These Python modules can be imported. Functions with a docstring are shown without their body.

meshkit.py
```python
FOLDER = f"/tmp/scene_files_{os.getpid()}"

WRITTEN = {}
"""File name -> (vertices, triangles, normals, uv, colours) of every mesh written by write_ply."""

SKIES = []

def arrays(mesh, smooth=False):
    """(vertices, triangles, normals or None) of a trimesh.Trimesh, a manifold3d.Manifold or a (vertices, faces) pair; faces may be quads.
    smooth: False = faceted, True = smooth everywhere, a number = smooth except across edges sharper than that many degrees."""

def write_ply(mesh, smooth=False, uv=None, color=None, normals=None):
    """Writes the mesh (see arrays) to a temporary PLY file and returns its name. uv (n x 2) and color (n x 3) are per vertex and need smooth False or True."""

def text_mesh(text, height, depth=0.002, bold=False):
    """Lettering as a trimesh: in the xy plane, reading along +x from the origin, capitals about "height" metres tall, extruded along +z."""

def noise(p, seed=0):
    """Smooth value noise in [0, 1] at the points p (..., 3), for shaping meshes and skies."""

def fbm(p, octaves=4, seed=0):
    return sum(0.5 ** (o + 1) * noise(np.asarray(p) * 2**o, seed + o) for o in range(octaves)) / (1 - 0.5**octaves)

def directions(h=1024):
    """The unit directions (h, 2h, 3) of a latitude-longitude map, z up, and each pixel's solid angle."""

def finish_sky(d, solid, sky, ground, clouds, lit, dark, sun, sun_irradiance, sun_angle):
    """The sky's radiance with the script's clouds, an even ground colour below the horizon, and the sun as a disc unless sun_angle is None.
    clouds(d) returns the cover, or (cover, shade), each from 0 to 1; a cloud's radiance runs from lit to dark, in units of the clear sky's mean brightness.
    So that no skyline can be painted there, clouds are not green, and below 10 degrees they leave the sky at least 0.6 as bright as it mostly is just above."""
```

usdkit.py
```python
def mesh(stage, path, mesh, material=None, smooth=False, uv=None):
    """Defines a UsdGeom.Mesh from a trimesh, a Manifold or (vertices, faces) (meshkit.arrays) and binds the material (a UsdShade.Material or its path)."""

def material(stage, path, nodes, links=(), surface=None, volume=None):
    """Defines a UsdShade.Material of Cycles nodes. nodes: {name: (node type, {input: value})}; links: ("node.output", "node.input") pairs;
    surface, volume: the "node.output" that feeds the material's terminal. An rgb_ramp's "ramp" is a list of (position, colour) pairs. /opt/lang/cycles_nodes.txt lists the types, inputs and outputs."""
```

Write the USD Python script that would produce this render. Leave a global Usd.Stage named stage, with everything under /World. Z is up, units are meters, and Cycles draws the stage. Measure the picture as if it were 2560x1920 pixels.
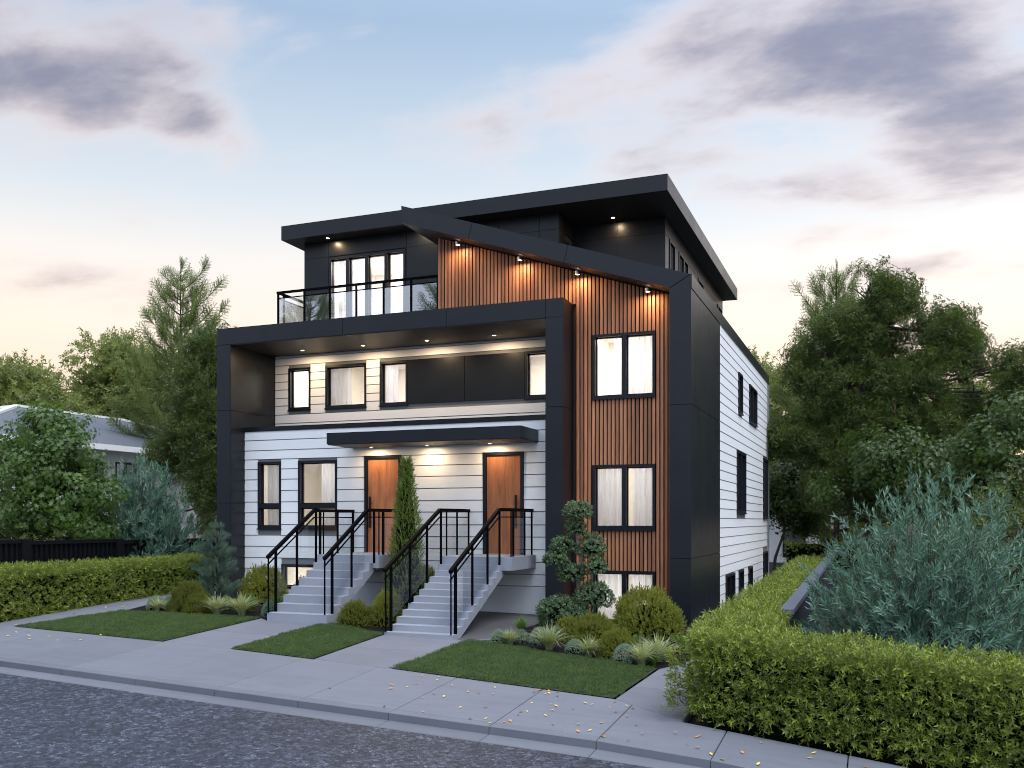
import math
import numpy as np
import trimesh
import meshkit
import usdkit
from pxr import Gf, Sdf, Usd, UsdGeom, UsdLux, UsdShade, Vt
from shapely.geometry import Polygon, LineString, Point, box as sbox
from shapely.ops import unary_union

stage = Usd.Stage.CreateInMemory()
UsdGeom.SetStageUpAxis(stage, UsdGeom.Tokens.z)
UsdGeom.SetStageMetersPerUnit(stage, 1.0)
world = UsdGeom.Xform.Define(stage, "/World")
stage.SetDefaultPrim(world.GetPrim())
UsdGeom.Scope.Define(stage, "/World/Looks")

# ------------------------------------------------------------------ camera, sky, sun, exposure
CAM_Z = 2.1
YAW = math.radians(21.4)                      # the street front runs along x, the camera looks a little to the left of +y
FOC = 2332.0 / 2560.0 * 36.0
cam = UsdGeom.Camera.Define(stage, "/World/camera")
cam.AddTranslateOp().Set(Gf.Vec3d(0, 0, CAM_Z))
cam.AddRotateXYZOp().Set(Gf.Vec3f(90, 0, math.degrees(YAW)))
cam.CreateFocalLengthAttr(FOC)
cam.CreateHorizontalApertureAttr(36.0)
cam.CreateVerticalApertureAttr(27.0)
cam.CreateVerticalApertureOffsetAttr((1302.0 - 960.0) / 2560.0 * 36.0)
cam.CreateClippingRangeAttr(Gf.Vec2f(0.1, 4000))
cam.CreateExposureAttr(0.93)

SUN_AZ = math.radians(118.0)                  # from +y towards +x: behind the camera, to the right
SUN_EL = math.radians(64.0)
SUNV = np.array([math.sin(SUN_AZ) * math.cos(SUN_EL), math.cos(SUN_AZ) * math.cos(SUN_EL), math.sin(SUN_EL)])


def sky_material():
    fw = np.array([-math.sin(YAW), math.cos(YAW), 0.0])
    rt = np.array([math.cos(YAW), math.sin(YAW), 0.0])

    def direction(u, v):                      # a compass direction and height, given as slopes to the right of / above the view axis
        d = fw + rt * u + np.array([0, 0, 1.0]) * v
        return d / np.linalg.norm(d)

    N = {"tc": ("texture_coordinate", {}),
         "sky": ("sky_texture", {"sky_type": "single_scattering", "sun_disc": False, "sun_elevation": SUN_EL, "sun_rotation": SUN_AZ,
                                 "altitude": 60.0, "air_density": 1.0, "aerosol_density": 1.6, "ozone_density": 1.6}),
         "bg": ("background_shader", {"strength": SKY_STRENGTH})}
    L = []
    src = "tc.generated"
    N["sep"] = ("separate_xyz", {})
    L.append((src, "sep.vector"))
    # cloud noise on a flattened dome so that banks get longer and thinner towards the horizon
    N["zoff"] = ("math", {"math_type": "add", "value2": 0.22})
    N["px"] = ("math", {"math_type": "divide"})
    N["py"] = ("math", {"math_type": "divide"})
    N["comb"] = ("combine_xyz", {"z": 0.0})
    N["zab"] = ("math", {"math_type": "absolute"})
    L += [("sep.z", "zab.value1"), ("zab.value", "zoff.value1"), ("sep.x", "px.value1"), ("zoff.value", "px.value2"), ("sep.y", "py.value1"), ("zoff.value", "py.value2"),
          ("px.value", "comb.x"), ("py.value", "comb.y")]
    N["n1"] = ("noise_texture", {"dimensions": "3D", "scale": 2.6, "detail": 10.0, "roughness": 0.58, "distortion": 0.12})
    N["n2"] = ("noise_texture", {"dimensions": "3D", "scale": 4.5, "detail": 7.0, "roughness": 0.55, "distortion": 0.3})
    L += [("comb.vector", "cm.vector"), ("cm.vector", "n1.vector"), ("cm.vector", "n2.vector")]
    N["cm"] = ("mapping", {"rotation": (0, 0, -YAW), "scale": (0.75, 1.25, 1.0)})
    # banks of cloud, each with a compass direction, a size and a weight
    prev = None
    for i, (u, v, su, sv, rot, w) in enumerate(BANKS):
        c = direction(u, v)
        N[f"s{i}"] = ("vector_math", {"math_type": "subtract", "vector2": tuple(c)})
        N[f"r{i}"] = ("vector_rotate", {"rotate_type": "z_axis", "angle": -YAW})
        N[f"q{i}"] = ("vector_rotate", {"rotate_type": "y_axis", "angle": rot})
        N[f"m{i}"] = ("vector_math", {"math_type": "multiply", "vector2": (1 / su, 1.0 / max(su, sv), 1 / sv)})
        N[f"l{i}"] = ("vector_math", {"math_type": "length"})
        N[f"f{i}"] = ("map_range", {"range_type": "smoothstep", "from_min": 1.0, "from_max": 0.0, "to_min": 0.0, "to_max": w, "clamp": True})
        L += [(src, f"s{i}.vector1"), (f"s{i}.vector", f"r{i}.vector"), (f"r{i}.vector", f"q{i}.vector"), (f"q{i}.vector", f"m{i}.vector1"), (f"m{i}.vector", f"l{i}.vector1"), (f"l{i}.value", f"f{i}.value")]
        if prev is None:
            prev = f"f{i}.result"
        else:
            N[f"a{i}"] = ("math", {"math_type": "maximum"})
            L += [(prev, f"a{i}.value1"), (f"f{i}.result", f"a{i}.value2")]
            prev = f"a{i}.value"
    # cover = bank weight + noise
    N["nn"] = ("math", {"math_type": "multiply_add", "value2": 2.1, "value3": -1.05})
    N["cov"] = ("math", {"math_type": "add"})
    N["cover"] = ("map_range", {"range_type": "smoothstep", "from_min": 0.12, "from_max": 0.72, "to_min": 0.0, "to_max": 0.95, "clamp": True})
    L += [("n1.fac", "nn.value1"), ("nn.value", "cov.value1"), (prev, "cov.value2"), ("cov.value", "cover.value")]
    # thickness decides whether a cloud is pale (thin, lit) or mauve grey (thick)
    N["thk"] = ("math", {"math_type": "multiply_add", "value2": 0.42})
    N["thk2"] = ("map_range", {"range_type": "smoothstep", "from_min": 0.45, "from_max": 1.18, "to_min": 0.0, "to_max": 1.0, "clamp": True})
    L += [("n2.fac", "thk.value1"), ("cov.value", "thk.value3"), ("thk.value", "thk2.value")]
    N["hi"] = ("map_range", {"range_type": "smoothstep", "from_min": 0.06, "from_max": 0.42, "to_min": 0.0, "to_max": 1.0, "clamp": True})
    L.append(("sep.z", "hi.value"))
    N["lit"] = ("mix", {"color1": CL_LIT_LOW, "color2": CL_LIT_HIGH})
    N["dark"] = ("mix", {"color1": CL_DARK_LOW, "color2": CL_DARK_HIGH})
    N["ccol"] = ("mix", {})
    L += [("hi.result", "lit.fac"), ("hi.result", "dark.fac"), ("thk2.result", "ccol.fac"), ("lit.color", "ccol.color1"), ("dark.color", "ccol.color2")]
    # a veil of evening haze by height, zenith brightened to light the ground
    N["veil"] = ("rgb_ramp", {"ramp": VEIL})
    N["skyv"] = ("mix", {"fac": 0.9})
    # warm after-glow on the side the camera looks to, cool dusk on the other
    N["veil2"] = ("rgb_ramp", {"ramp": VEIL_BACK})
    N["az"] = ("vector_math", {"math_type": "dot_product", "vector2": tuple(fw)})
    N["azf"] = ("map_range", {"range_type": "smoothstep", "from_min": -0.35, "from_max": 0.6, "to_min": 0.0, "to_max": 1.0, "clamp": True})
    N["veilm"] = ("mix", {})
    L += [("zab.value", "veil.fac"), ("zab.value", "veil2.fac"), (src, "az.vector1"), ("az.value", "azf.value"), ("azf.result", "veilm.fac"), ("veil2.color", "veilm.color1"), ("veil.color", "veilm.color2"), ("sky.color", "skyv.color1"), ("veilm.color", "skyv.color2")]
    # broad glow added towards the sun, to light the house front and ground
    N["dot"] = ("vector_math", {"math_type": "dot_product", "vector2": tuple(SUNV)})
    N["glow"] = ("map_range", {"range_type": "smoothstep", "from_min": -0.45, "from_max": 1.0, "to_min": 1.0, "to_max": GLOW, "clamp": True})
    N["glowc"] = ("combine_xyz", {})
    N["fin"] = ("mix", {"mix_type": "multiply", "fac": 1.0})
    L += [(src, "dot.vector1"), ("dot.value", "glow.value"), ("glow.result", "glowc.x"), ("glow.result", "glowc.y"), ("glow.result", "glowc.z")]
    N["out"] = ("mix", {})
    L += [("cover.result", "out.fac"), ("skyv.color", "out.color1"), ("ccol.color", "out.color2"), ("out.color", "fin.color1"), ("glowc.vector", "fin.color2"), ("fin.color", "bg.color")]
    return usdkit.material(stage, "/World/Looks/sky", N, L, surface="bg.background")


SKY_STRENGTH = 0.1
K = 1.0 / SKY_STRENGTH                        # cloud and veil colours below are radiances; the strength multiplies them
def rad(r, g, b, s=1.0): return (r * K * s, g * K * s, b * K * s)
# slope right, slope up, half width, half height, tilt, weight
BANKS = [(-0.49, 0.48, 0.27, 0.14, 0.12, 0.72), (-0.35, 0.43, 0.115, 0.055, 0.1, 0.74), (0.36, 0.50, 0.40, 0.12, -0.18, 0.80), (0.52, 0.43, 0.28, 0.13, -0.2, 0.72),
         (0.20, 0.415, 0.42, 0.10, -0.15, 0.56), (-0.03, 0.42, 0.17, 0.075, -0.1, 0.52), (0.30, 0.37, 0.40, 0.06, -0.1, 0.50), (0.40, 0.26, 0.40, 0.035, 0.0, 0.40), (0.32, 0.305, 0.2, 0.03, 0.0, 0.42),
         (-0.42, 0.25, 0.20, 0.04, 0.0, 0.42), (-0.10, 0.26, 0.12, 0.02, -0.1, 0.32), (1.6, 0.5, 0.8, 0.25, 0.1, 0.6), (-1.8, 0.5, 0.8, 0.25, 0.1, 0.6)]
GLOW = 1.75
CL_LIT_LOW, CL_LIT_HIGH = rad(0.50, 0.415, 0.355), rad(0.42, 0.375, 0.38)
CL_DARK_LOW, CL_DARK_HIGH = rad(0.38, 0.315, 0.30), rad(0.120, 0.128, 0.178)
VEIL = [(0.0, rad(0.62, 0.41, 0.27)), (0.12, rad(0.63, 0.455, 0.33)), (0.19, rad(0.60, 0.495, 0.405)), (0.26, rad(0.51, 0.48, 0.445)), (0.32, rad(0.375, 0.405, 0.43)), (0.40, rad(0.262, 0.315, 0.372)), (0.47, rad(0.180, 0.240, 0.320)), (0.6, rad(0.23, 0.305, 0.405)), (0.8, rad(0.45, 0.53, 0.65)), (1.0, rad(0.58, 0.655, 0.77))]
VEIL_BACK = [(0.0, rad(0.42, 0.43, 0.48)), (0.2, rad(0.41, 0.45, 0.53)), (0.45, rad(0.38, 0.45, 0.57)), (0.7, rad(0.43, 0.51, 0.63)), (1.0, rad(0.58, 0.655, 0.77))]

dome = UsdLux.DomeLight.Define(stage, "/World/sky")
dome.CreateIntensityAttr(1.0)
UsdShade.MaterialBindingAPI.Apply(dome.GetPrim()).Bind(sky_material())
dome.GetPrim().SetCustomDataByKey("kind", "structure")

sun = UsdLux.DistantLight.Define(stage, "/World/sun")
sun.CreateIntensityAttr(0.4)
sun.CreateAngleAttr(35.0)
sun.CreateColorAttr(Gf.Vec3f(1.0, 0.97, 0.94))
sun.GetNormalizeAttr().Set(True) if sun.GetNormalizeAttr() else sun.CreateNormalizeAttr(True)
_r = Gf.Rotation(Gf.Vec3d(0, 0, 1), Gf.Vec3d(*map(float, SUNV)))
sun.AddTransformOp().Set(Gf.Matrix4d().SetRotate(_r))

# ------------------------------------------------------------------ helpers
names = {}


def numbered(path):
    n = names.get(path, -1) + 1
    names[path] = n
    return path if n == 0 else f"{path}_{n:03d}"


def path_of(p):
    return "/World" if p is None else (p if isinstance(p, str) else str(p.GetPath()))


def obj(name, mesh, mat, parent=None, smooth=False):
    m = usdkit.mesh(stage, numbered(path_of(parent) + "/" + name), mesh, mat, smooth=smooth)
    return m.GetPrim()


def tag(p, label=None, cat=None, group=None, kind=None):
    for k, v in (("label", label), ("category", cat), ("group", group), ("kind", kind)):
        if v:
            p.SetCustomDataByKey(k, v)
    return p


def thing(name, label=None, cat=None, loc=(0, 0, 0), rz=0.0, group=None, parent=None, kind=None, scale=None, ry=0.0):
    x = UsdGeom.Xform.Define(stage, numbered(path_of(parent) + "/" + name))
    if parent is None or any(loc) or rz or scale:
        x.AddTranslateOp().Set(Gf.Vec3d(*map(float, loc)))
        if rz or ry:
            x.AddRotateXYZOp().Set(Gf.Vec3f(float(ry), 0, math.degrees(rz)))
        if scale is not None:
            s = scale if np.ndim(scale) else (scale,) * 3
            x.AddScaleOp().Set(Gf.Vec3f(*map(float, s)))
    return tag(x.GetPrim(), label, cat, group, kind)


def copy_of(proto, label, loc, rz=0.0, scale=None, group=None, ry=0.0):
    d = proto.GetCustomData()
    r = thing(proto.GetName(), label, d.get("category"), loc, rz, group or d.get("group"), scale=scale, ry=ry)
    r.GetReferences().AddInternalReference(proto.GetPath())
    r.SetInstanceable(True)
    return r


class MB:
    """Collects shapes; mesh() joins them."""
    def __init__(self): self.v, self.f, self.n = [], [], 0

    def add(self, v, f):
        v, f = np.asarray(v, float), np.asarray(f, int)
        if f.shape[1] == 4:
            f = np.vstack([f[:, [0, 1, 2]], f[:, [0, 2, 3]]])
        self.v.append(v); self.f.append(f + self.n); self.n += len(v)
        return self

    def box(self, x0, x1, y0, y1, z0, z1): return self.add(*bx(x0, x1, y0, y1, z0, z1))

    def tube(self, pts, r, sides=6, cap=True): return self.add(*tube(pts, r, sides, cap))

    def tm(self, m): return self.add(m.vertices, m.faces)

    def mesh(self): return (np.vstack(self.v), np.vstack(self.f))


def bx(x0, x1, y0, y1, z0, z1):
    x0, x1 = min(x0, x1), max(x0, x1); y0, y1 = min(y0, y1), max(y0, y1); z0, z1 = min(z0, z1), max(z0, z1)
    v = np.array([[x, y, z] for z in (z0, z1) for y in (y0, y1) for x in (x0, x1)], float)
    f = np.array([[0, 2, 3, 1], [4, 5, 7, 6], [0, 1, 5, 4], [2, 6, 7, 3], [0, 4, 6, 2], [1, 3, 7, 5]])
    return v, np.vstack([f[:, [0, 1, 2]], f[:, [0, 2, 3]]])


def tube(pts, r, sides=6, cap=True):
    pts = np.asarray(pts, float); n = len(pts)
    r = np.full(n, r, float) if np.ndim(r) == 0 else np.asarray(r, float)
    t = np.gradient(pts, axis=0); t /= np.linalg.norm(t, axis=1, keepdims=True) + 1e-12
    up = np.array([0.31, 0.17, 0.93]) if abs(t[0] @ [0, 0, 1]) < 0.9 else np.array([1.0, 0.1, 0.05])
    a = np.cross(t, up); a /= np.linalg.norm(a, axis=1, keepdims=True) + 1e-12
    b = np.cross(t, a)
    ang = np.linspace(0, 2 * np.pi, sides, endpoint=False)
    v = (pts[:, None] + r[:, None, None] * (a[:, None] * np.cos(ang)[None, :, None] + b[:, None] * np.sin(ang)[None, :, None])).reshape(-1, 3)
    f = []
    for i in range(n - 1):
        for k in range(sides):
            p, q = i * sides + k, i * sides + (k + 1) % sides
            f += [[p, q, q + sides], [p, q + sides, p + sides]]
    if cap:
        for k in range(1, sides - 1):
            f += [[0, k + 1, k], [(n - 1) * sides, (n - 1) * sides + k, (n - 1) * sides + k + 1]]
    return v, np.array(f)[:, ::-1]


def bar(p, q, w, h):
    """A square bar from p to q, w wide across and h deep."""
    p, q = np.asarray(p, float), np.asarray(q, float)
    t = (q - p) / np.linalg.norm(q - p)
    a = np.cross(t, [0, 0, 1.0]) if abs(t[2]) < 0.95 else np.array([1.0, 0, 0])
    a /= np.linalg.norm(a); b = np.cross(a, t)
    v = np.array([o + a * i * w / 2 + b * j * h / 2 for o in (p, q) for i, j in ((-1, -1), (1, -1), (1, 1), (-1, 1))])
    f = np.array([[0, 1, 2], [0, 2, 3], [4, 6, 5], [4, 7, 6], [0, 4, 5], [0, 5, 1], [1, 5, 6], [1, 6, 2], [2, 6, 7], [2, 7, 3], [3, 7, 4], [3, 4, 0]])
    return v, f[:, ::-1]


def prism(poly, lo, hi, axis="z"):
    """A shapely polygon pushed from lo to hi along an axis; for y the polygon is in (x, z), for x in (y, z)."""
    m = trimesh.creation.extrude_polygon(poly, hi - lo, engine="earcut")
    v = np.array(m.vertices); v[:, 2] += lo
    f = np.array(m.faces)
    if axis == "y": v, f = v[:, [0, 2, 1]], f[:, ::-1]
    if axis == "x": v = v[:, [2, 0, 1]]
    return v, f


def ground(x, y):
    """Height of the front plot: it climbs to the house and falls to the right."""
    x, y = np.asarray(x, float), np.asarray(y, float)
    xx = np.clip(x, -40, 8)
    z = 0.04 - 0.018 * (xx + 8.31) + 0.06 * (np.clip(y, -30, 17.2) - 14.87)
    return z - 0.075 * np.clip(xx + 2.2, 0, None) * np.clip((20 - y) / 8, 0, 1)


# ------------------------------------------------------------------ materials
def mat(name, nodes, links, surface="p.BSDF"):
    return usdkit.material(stage, "/World/Looks/" + name, nodes, links, surface=surface)


def plain(name, col, rough=0.5, bump=0.0, scale=60.0, vary=0.0, spec=0.5, metallic=0.0, vscale=3.0, coat=0.0):
    N = {"p": ("principled_bsdf", {"coat_weight": coat, "coat_roughness": 0.38, "base_color": col, "roughness": rough, "specular_ior_level": spec, "metallic": metallic}), "g": ("geometry", {})}
    L = []
    if vary:
        N["n"] = ("noise_texture", {"scale": vscale, "detail": 6.0, "roughness": 0.6})
        N["r"] = ("rgb_ramp", {"ramp": [(0.3, tuple(c * (1 - vary) for c in col)), (0.7, tuple(min(1, c * (1 + vary)) for c in col))]})
        L += [("g.position", "n.vector"), ("n.fac", "r.fac"), ("r.color", "p.base_color")]
        N["rr"] = ("map_range", {"from_min": 0.3, "from_max": 0.7, "to_min": rough * 0.85, "to_max": min(1, rough * 1.15)})
        L += [("n.fac", "rr.value"), ("rr.result", "p.roughness")]
    if bump:
        N["bn"] = ("noise_texture", {"scale": scale, "detail": 4.0})
        N["b"] = ("bump", {"strength": bump, "distance": 0.004})
        L += [("g.position", "bn.vector"), ("bn.fac", "b.height"), ("b.normal", "p.normal")]
    return mat(name, N, L)


def wood(name, col, rough=0.45, along="z", scale=18.0):
    s = {"z": (scale, scale, 0.9), "x": (0.9, scale, scale)}[along]
    N = {"g": ("geometry", {}), "oi": ("object_info", {}), "m": ("mapping", {"scale": s}), "sh": ("combine_xyz", {}), "add": ("vector_math", {"math_type": "add"}),
         "mm": ("math", {"math_type": "multiply", "value2": 37.0}),
         "n": ("noise_texture", {"scale": 1.4, "detail": 7.0, "roughness": 0.62, "distortion": 0.7}), "n2": ("noise_texture", {"scale": 6.0, "detail": 3.0}),
         "r": ("rgb_ramp", {"ramp": [(0.25, tuple(c * 0.55 for c in col)), (0.5, col), (0.75, tuple(c * 1.35 for c in col))]}),
         "hs": ("hsv", {}), "mv": ("map_range", {"from_min": 0.0, "from_max": 1.0, "to_min": 0.66, "to_max": 1.3}),
         "b": ("bump", {"strength": 0.25, "distance": 0.002}), "p": ("principled_bsdf", {"roughness": rough, "specular_ior_level": 0.35})}
    L = [("oi.random", "mm.value1"), ("mm.value", "sh.x"), ("mm.value", "sh.z"), ("g.position", "add.vector1"), ("sh.vector", "add.vector2"), ("add.vector", "m.vector"), ("m.vector", "n.vector"), ("n.fac", "r.fac"),
         ("r.color", "hs.color"), ("oi.random", "mv.value"), ("mv.result", "hs.value"), ("hs.color", "p.base_color"), ("m.vector", "n2.vector"), ("n2.fac", "b.height"), ("b.normal", "p.normal")]
    return mat(name, N, L)


GREEN_GAIN = 2.0
def leafmat(name, cols, rough=0.45, trans=0.3, spec=0.35, patchy=0.35):
    """Foliage: each leaf its own tone from a ramp; part of the light passes through."""
    k = np.linspace(0, 1, len(cols)); cols = [tuple(min(0.6, c * GREEN_GAIN) for c in q) for q in cols]
    N = {"g": ("geometry", {}), "oi": ("object_info", {}), "n": ("noise_texture", {"scale": 1.3, "detail": 3.0}),
         "mx": ("mix_float", {"fac": patchy}), "mx2": ("mix_float", {"fac": 0.35}), "r": ("rgb_ramp", {"ramp": list(zip(k, cols))}),
         "p": ("principled_bsdf", {"roughness": rough, "specular_ior_level": spec}), "t": ("translucent_bsdf", {}), "tc": ("mix", {"mix_type": "multiply", "fac": 1.0, "color2": (1.25, 1.2, 0.55)}),
         "s": ("mix_closure", {"fac": trans})}
    L = [("g.position", "n.vector"), ("g.random_per_island", "mx.a"), ("n.fac", "mx.b"), ("mx.result", "mx2.a"), ("oi.random", "mx2.b"), ("mx2.result", "r.fac"),
         ("r.color", "p.base_color"), ("r.color", "tc.color1"), ("tc.color", "t.color"), ("p.BSDF", "s.closure1"), ("t.BSDF", "s.closure2")]
    return mat(name, N, L, "s.closure")


def panemat(name, tint=(0.97, 0.985, 1.0), ior=1.5, boost=1.0, rough=0.0):
    N = {"f": ("fresnel", {"IOR": ior}), "m": ("math", {"math_type": "multiply", "value2": boost, "use_clamp": True}), "t": ("transparent_bsdf", {"color": tint}), "g": ("glossy_bsdf", {"color": (1, 1, 1), "roughness": rough}), "s": ("mix_closure", {})}
    return mat(name, N, [("f.fac", "m.value1"), ("m.value", "s.fac"), ("t.BSDF", "s.closure1"), ("g.BSDF", "s.closure2")], "s.closure")


M = {}
M["panel"] = plain("charcoal_panel", (0.0042, 0.0054, 0.0082), 0.34, bump=0.03, scale=400, vary=0.12, vscale=1.2, spec=0.2, coat=0.22)
M["joint"] = plain("dark_joint", (0.006, 0.006, 0.008), 0.8)
M["soffit"] = plain("dark_soffit", (0.020, 0.018, 0.018), 0.55, bump=0.08, scale=300)
M["frame"] = plain("black_frame", (0.005, 0.006, 0.010), 0.35, spec=0.3)
M["rail"] = plain("black_rail", (0.002, 0.002, 0.003), 0.6, spec=0.03)
M["groove"] = plain("siding_groove", (0.15, 0.155, 0.165), 0.8)
M["render"] = plain("smooth_render", (0.62, 0.64, 0.67), 0.8, bump=0.1, scale=120, vary=0.04)
M["inside"] = plain("room_paint", (0.82, 0.80, 0.75), 0.9)
M["roomfloor"] = plain("room_floor", (0.35, 0.24, 0.15), 0.5)
M["pane"] = panemat("window_pane", (0.97, 0.98, 1.0), 1.5, 2.6)
M["railglass"] = panemat("rail_glass", (0.975, 0.988, 0.99), 1.5, 1.0)
M["coatglass"] = panemat("coated_balcony_glass", (0.95, 0.975, 0.985), 1.5, 8.0)
M["coatpane"] = panemat("coated_window_pane", (0.97, 0.98, 1.0), 1.5, 4.5)
M["trim"] = plain("grey_trim", (0.28, 0.30, 0.34), 0.5)
M["slat"] = wood("cedar_slat", (0.41, 0.172, 0.085), 0.5)
M["door"] = wood("door_wood", (0.33, 0.125, 0.052), 0.45, scale=9.0)
M["steel"] = plain("steel_ring", (0.55, 0.53, 0.5), 0.3, metallic=1.0)


def siding_mat():
    N = {"g": ("geometry", {}), "oi": ("object_info", {}), "m": ("mapping", {"scale": (1.2, 1.2, 26.0)}), "n": ("noise_texture", {"scale": 2.5, "detail": 6.0, "roughness": 0.65, "distortion": 0.8}),
         "r": ("rgb_ramp", {"ramp": [(0.3, (0.665, 0.68, 0.70)), (0.7, (0.75, 0.76, 0.775))]}), "b": ("bump", {"strength": 0.16, "distance": 0.004}),
         "hs": ("hsv", {}), "mv": ("map_range", {"from_min": 0.0, "from_max": 1.0, "to_min": 0.965, "to_max": 1.02}),
         "p": ("principled_bsdf", {"roughness": 0.5, "specular_ior_level": 0.4})}
    L = [("g.position", "m.vector"), ("m.vector", "n.vector"), ("n.fac", "r.fac"), ("r.color", "hs.color"), ("oi.random", "mv.value"), ("mv.result", "hs.value"), ("hs.color", "p.base_color"), ("n.fac", "b.height"), ("b.normal", "p.normal")]
    return mat("white_siding", N, L)


M["siding"] = siding_mat()


def concrete_mat(name, col, streak=0.0):
    N = {"g": ("geometry", {}), "oi": ("object_info", {}), "n": ("noise_texture", {"scale": 1.1, "detail": 8.0, "roughness": 0.7}), "n2": ("noise_texture", {"scale": 140.0, "detail": 3.0}),
         "m": ("mapping", {"scale": (1.0, 9.0, 1.0)}), "n3": ("noise_texture", {"scale": 1.2, "detail": 5.0}), "mx": ("mix_float", {"fac": 0.4}), "mx2": ("mix_float", {"fac": 0.22}),
         "r": ("rgb_ramp", {"ramp": [(0.25, tuple(c * 0.74 for c in col)), (0.5, col), (0.78, tuple(c * 1.2 for c in col))]}),
         "hs": ("hsv", {}), "mv": ("map_range", {"from_min": 0.0, "from_max": 1.0, "to_min": 0.93, "to_max": 1.05}),
         "b": ("bump", {"strength": 0.2, "distance": 0.003}), "p": ("principled_bsdf", {"roughness": 0.72, "specular_ior_level": 0.4})}
    L = [("g.position", "n.vector"), ("g.position", "n2.vector"), ("g.position", "m.vector"), ("m.vector", "n3.vector"), ("n.fac", "mx.a"), ("n3.fac", "mx.b"), ("mx.result", "mx2.a"), ("n2.fac", "mx2.b"), ("mx2.result", "r.fac"), ("r.color", "hs.color"),
         ("oi.random", "mv.value"), ("mv.result", "hs.value"), ("hs.color", "p.base_color"), ("n2.fac", "b.height"), ("b.normal", "p.normal")]
    return mat(name, N, L)


M["concrete"] = concrete_mat("pavement_concrete", (0.112, 0.119, 0.146))
M["stair"] = concrete_mat("stair_concrete", (0.225, 0.24, 0.285))
M["kerb"] = concrete_mat("kerb_concrete", (0.10, 0.107, 0.13))
M["darkpaving"] = concrete_mat("dark_paving", (0.06, 0.06, 0.068))


def asphalt_mat():
    N = {"g": ("geometry", {}), "w": ("noise_texture", {"scale": 9.0, "detail": 3.0}), "wm": ("vector_math", {"math_type": "multiply_add", "vector2": (0.06, 0.06, 0.0)}),
         "v": ("voronoi_texture", {"feature": "f1", "scale": 19.0, "randomness": 1.0}), "v2": ("voronoi_texture", {"feature": "f1", "scale": 60.0, "randomness": 1.0}), "n": ("noise_texture", {"scale": 0.8, "detail": 6.0}),
         "s": ("separate_color", {}), "s2": ("separate_color", {}), "mx": ("mix_float", {"fac": 0.42}), "mx2": ("mix_float", {"fac": 0.3}),
         "r": ("rgb_ramp", {"ramp": [(0.18, (0.002, 0.0026, 0.0045)), (0.38, (0.0085, 0.011, 0.020)), (0.56, (0.019, 0.024, 0.041)), (0.70, (0.040, 0.048, 0.072)), (0.86, (0.12, 0.132, 0.175))]}),
         "b": ("bump", {"strength": 0.7, "distance": 0.006}), "p": ("principled_bsdf", {"roughness": 0.62, "specular_ior_level": 0.45})}
    L = [("g.position", "w.vector"), ("w.color", "wm.vector1"), ("g.position", "wm.vector3"), ("wm.vector", "v.vector"), ("wm.vector", "v2.vector"), ("g.position", "n.vector"), ("v.color", "s.color"), ("v2.color", "s2.color"), ("s.r", "mx.a"), ("s2.r", "mx.b"),
         ("mx.result", "mx2.a"), ("n.fac", "mx2.b"), ("mx2.result", "r.fac"), ("r.color", "p.base_color"), ("mx.result", "b.height"), ("b.normal", "p.normal")]
    return mat("asphalt", N, L)


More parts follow.
